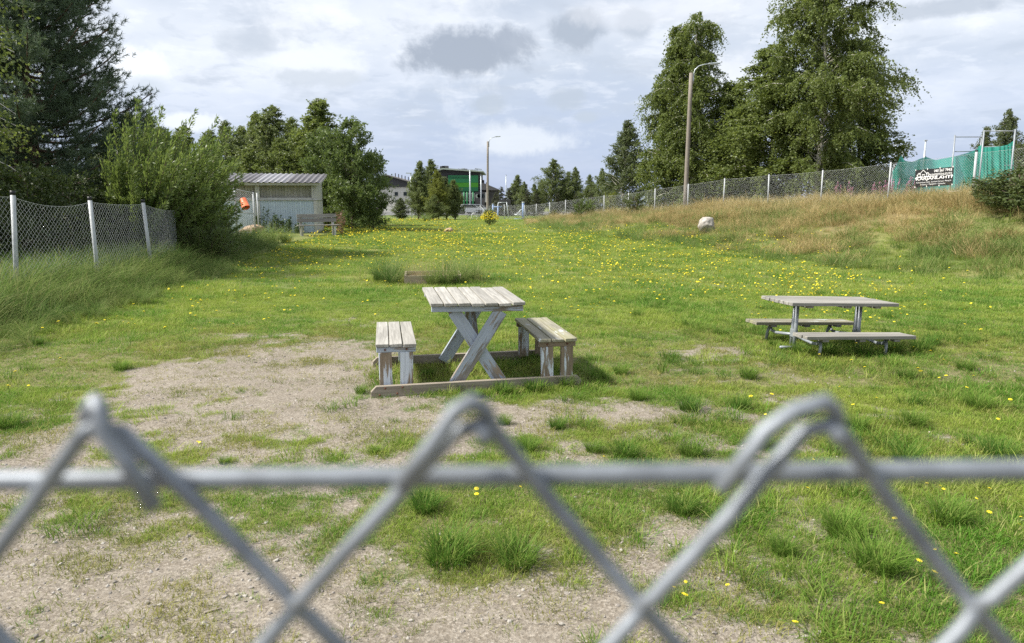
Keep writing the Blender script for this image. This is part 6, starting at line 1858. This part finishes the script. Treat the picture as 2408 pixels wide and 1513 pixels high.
def build_buildings():
    Y = 150.0
    o = at(1085, 480, Y)
    t = thing('office_building', 'dark building with large green lettered facade panel at the far end', 'building', (o.x, Y, 0))
    def q(px, py): 
        p = at(px, py, Y); return (p.x - o.x, p.z)
    def xz(a, b): return q(*a), q(*b)
    def slab(name, a, b, y0, y1, mat, parent=t):
        (x0, z1), (x1, z0) = xz(a, b)
        return prism(name, [(x0, z0), (x1, z0), (x1, z1), (x0, z1)], y0, y1, mat, parent)
    body = prism('wall', [q(1030, 500), q(1129, 500), q(1129, 405), q(1062, 401), q(1043, 398.5), q(1030, 402)], 0, 14, M['clad'], t)
    prism('roof', [q(1026, 401.5), q(1043, 396.0), q(1137, 403.0), q(1137, 406.0), q(1043, 399.5), q(1027, 404.2)], -1.6, 15, M['roof_edge'], t)
    for (a, b, m) in (((1054, 413), (1124.5, 430), 'green1'), ((1054, 430.3), (1124.5, 440.7), 'green2'), ((1054, 441), (1124.5, 450.5), 'green3')):
        slab('facade_panel', a, b, -0.5, -0.02, M[m])
    tx = text_mesh('HYVINVOINTIKESKUS', 0.62, q(1109, 0)[0] - q(1055.5, 0)[0], 0.006)
    lt = link('lettering', tx, M['text_dark'], t); x_, z_ = q(1055.5, 421.0); lt.location = (x_, -0.53, z_); lt.rotation_euler = (math.pi / 2, 0, 0)
    slab('lower_wall', (1086, 454), (1117, 473.5), -0.3, -0.02, M['render'])
    for k in range(6):
        x0 = 1088 + k * 4.6
        slab('window', (x0, 456), (x0 + 2.2, 471), -0.34, -0.29, M['glass'])
    for k in range(4):
        a = q(1092 + k * 7.0, 452); 
        pipe('column', [(a[0], -1.0, q(0, 500)[1]), (a[0], -1.0, a[1])], 0.16, M['green3'], t, 6)
    slab('ground_floor', (1086, 474), (1129, 500), -0.12, -0.02, M['glass'])
    slab('plinth_wall', (1117.5, 452), (1140, 499), -0.6, 8, M['clad2'])
    for k in range(4):
        cx = 1123 + k * 4.2
        a = q(cx, 461.5); 
        bm = bmesh.new(); bmesh.ops.create_circle(bm, cap_ends=True, segments=18, radius=0.42); me = bpy.data.meshes.new('round_window'); bm.to_mesh(me); bm.free()
        w = link('round_window', me, M['glass'] if k % 2 else M['roof_edge'], t); w.location = (a[0], -0.64, a[1]); w.rotation_euler = (math.pi / 2, 0, 0)
    slab('side_panel', (1140.5, 453), (1148, 476), -0.5, 6, M['render'])
    slab('side_wall', (1129.2, 447), (1172, 500), 1.0, 12, M['clad2'])
    prism('side_roof', [q(1129.5, 429), q(1143, 433), q(1174, 446), q(1174, 448), q(1129.5, 447)], -0.2, 12.5, M['roof_grey'], t)
    for px, py, w, h in ((1133, 429.5, 0.6, 0.9), (1143, 433, 0.35, 0.5), (1084, 400, 2.0, 0.5), (1036, 398, 1.1, 1.2), (1042, 395.5, 1.3, 0.9)):
        a = q(px, py); box('roof_unit', (a[0], 5, a[1] + 0.2), (w, 1.5, h), M['clad'], t, bev=0.02)
    # gabled building
    Y2 = 140.0
    o2 = at(935, 480, Y2)
    t2 = thing('gabled_building', 'white walled building with dark grey gable left of the birch clump', 'building', (o2.x, Y2, 0))
    def q2(px, py):
        p = at(px, py, Y2); return (p.x - o2.x, p.z)
    prism('wall', [q2(885, 500), q2(985, 500), q2(985, 440), q2(885, 440)], 0, 16, M['render'], t2)
    prism('gable', [q2(884, 440), q2(986, 440), q2(986, 435), q2(912, 413.5), q2(884, 421)], -0.3, 16, M['clad'], t2)
    prism('roof', [q2(880, 421), q2(912, 411.5), q2(990, 434.5), q2(990, 436.5), q2(912, 413.8), q2(880, 423.5)], -1.0, 17, M['roof_grey'], t2)
    for px, py in ((929, 452), (950, 452), (972, 452)):
        (x0, z1), (x1, z0) = q2(px - 1, py), q2(px + 7, py + 9)
        w = prism('window', [(x0, z0), (x1, z0), (x1, z1), (x0, z1)], -0.06, -0.01, M['glass'], t2)
        prism('frame', [(x0 - 0.06, z0 - 0.06), (x1 + 0.06, z0 - 0.06), (x1 + 0.06, z0 - 0.0), (x0 - 0.06, z0 - 0.0)], -0.1, -0.0, M['render'], w)
    for k in range(7):
        a = q2(918 + k * 8, 414 + k * 2.3); box('roof_vent', (a[0], 6, a[1] + 0.35), (0.16, 0.16, 0.8), M['clad'], t2, bev=0.0)
build_buildings()

# ------------------------------------------------------------------ things on the yard beyond the far fence
M['blue_paint'] = plain('blue painted steel', (0.16, 0.24, 0.42), 0.45)
M['car_white'] = plain('white car paint', (0.72, 0.73, 0.74), 0.25, 0, 0.03)
M['tyre'] = plain('black rubber', (0.02, 0.02, 0.02), 0.8)
def car(label, px, Y, rz, mat):
    x, y, z = place(px, Y); z = Z(x, y) + 0.06
    t = thing('parked_car', label, 'car', (x, y, z), rz, 'cars on the far yard')
    prof = [(-2.1, 0.3), (2.05, 0.3), (2.1, 0.62), (1.95, 0.82), (1.1, 0.92), (0.45, 1.42), (-1.3, 1.46), (-1.95, 0.98), (-2.12, 0.85)]
    b = prism('body', prof, -0.85, 0.85, mat, t)
    prism('window', [(0.95, 0.93), (0.42, 1.36), (-1.2, 1.38), (-1.7, 0.98)], -0.87, -0.853, M['glass'], b)
    prism('window', [(0.95, 0.93), (0.42, 1.36), (-1.2, 1.38), (-1.7, 0.98)], 0.853, 0.87, M['glass'], b)
    for wx in (-1.3, 1.3):
        for wy in (-0.78, 0.78):
            pipe('wheel', [(wx, wy - 0.1, 0.32), (wx, wy + 0.1, 0.32)], 0.32, M['tyre'], t, 14)
    return t
car('white car parked on the yard below the green building', 1106, 108, 0.4, M['car_white'])
car('white car parked beside the thin mast on the yard', 1124, 112, 0.2, M['car_white'])
def build_far_bits():
    # exercise station
    x, y, z = place(1230, 74)
    t = thing('exercise_station', 'blue outdoor exercise post with reclined grey seat beyond the far fence', 'exercise machine', (x, y, z))
    top = at(1231, 478, 74).z - z
    pipe('post', [(0, 0, -0.1), (0, 0, top)], 0.13, M['blue_paint'], t, 10)
    pipe('cap', [(0, 0, top), (0, 0, top + 0.12)], 0.14, M['lamp'], t, 10)
    pipe('backrest', [(-0.75, 0, 0.35), (-0.2, 0, 1.0), (-0.05, 0, 0.95)], 0.06, M['lamp'], t, 6)
    pipe('seat_frame', [(-0.9, 0, 0.5), (-0.3, 0, 0.45), (0, 0, 0.3)], 0.06, M['lamp'], t, 6)
    pipe('footrest', [(-0.9, -0.2, 0.05), (-0.1, -0.1, 0.05)], 0.05, M['blue_paint'], t, 6)
    pipe('strut', [(0.12, 0, 1.05), (0.45, 0, 0.0)], 0.03, M['lamp'], t, 6)
    x, y, z = place(1171.5, 76)
    t = thing('exercise_station', 'blue outdoor exercise post with a short crossbar behind the flowering shrub', 'exercise machine', (x, y, z))
    h = at(1171, 487, 76).z - z
    pipe('post', [(0, 0, -0.1), (0, 0, h)], 0.09, M['blue_paint'], t, 8)
    pipe('crossbar', [(-0.45, 0, h), (0.45, 0, h)], 0.06, M['blue_paint'], t, 8)
    x, y, z = place(1160, 78)
    t = thing('steel_post', 'thick pale blue post beside the far lamp pole', 'post', (x, y, z))
    pipe('post', [(0, 0, -0.1), (0, 0, 1.5)], 0.10, M['blue_paint'], t, 8)
    pipe('cap', [(0, 0, 1.5), (0, 0, 1.56)], 0.115, M['lamp'], t, 8)
    # basketball hoop frame
    x, y, z = place(1182, 80)
    t = thing('basketball_stand', 'dark basketball stand with net backboard beyond the far fence', 'basketball stand', (x, y, z))
    for s in (-0.45, 0.45): pipe('leg', [(s * 1.5, 0, -0.1), (s, 0, 1.75)], 0.04, M['lamp'], t, 6)
    pipe('crossbar', [(-0.45, 0, 1.7), (0.45, 0, 1.7)], 0.035, M['lamp'], t, 6)
    box('backboard', (0.25, 0.1, 1.75), (1.3, 0.05, 0.55), M['clad'], t, bev=0.01)
    # bicycle
    x, y, z = place(1129, 73)
    t = thing('bicycle', 'pale bicycle leaning at the far lamp pole', 'bicycle', (x, y, z), R(8))
    for wx in (-0.52, 0.52):
        pipe('wheel', [(wx + 0.33 * math.cos(a), 0, 0.33 + 0.33 * math.sin(a)) for a in np.linspace(0, 2 * math.pi, 19)], 0.024, M['car_white'], t, 5)
    pipe('frame', [(-0.52, 0, 0.33), (-0.1, 0, 0.30), (0.38, 0, 0.82), (-0.2, 0, 0.80), (-0.1, 0, 0.30)], 0.025, M['lamp'], t, 5)
    pipe('fork', [(0.52, 0, 0.33), (0.38, 0, 0.95)], 0.022, M['lamp'], t, 5)
    pipe('handlebar', [(0.36, -0.25, 1.0), (0.38, 0, 0.96), (0.36, 0.25, 1.0)], 0.02, M['cap'], t, 5)
    box('saddle', (-0.24, 0, 0.9), (0.24, 0.14, 0.06), M['cap'], t)
    # rusty post
    p = ground(988, 513.5)
    t = thing('rusty_post', 'short rusty iron post at the far end of the lawn', 'post', p)
    h = 20.5 / F * p.y
    pipe('post', [(0.03, 0, -0.1), (0.0, 0, h * 0.5), (-0.05, 0, h)], 0.13, M['rust'], t, 7)
    pipe('head', [(-0.16, 0, h - 0.02), (0.06, 0, h + 0.05)], 0.09, M['rust'], t, 6)
build_far_bits()
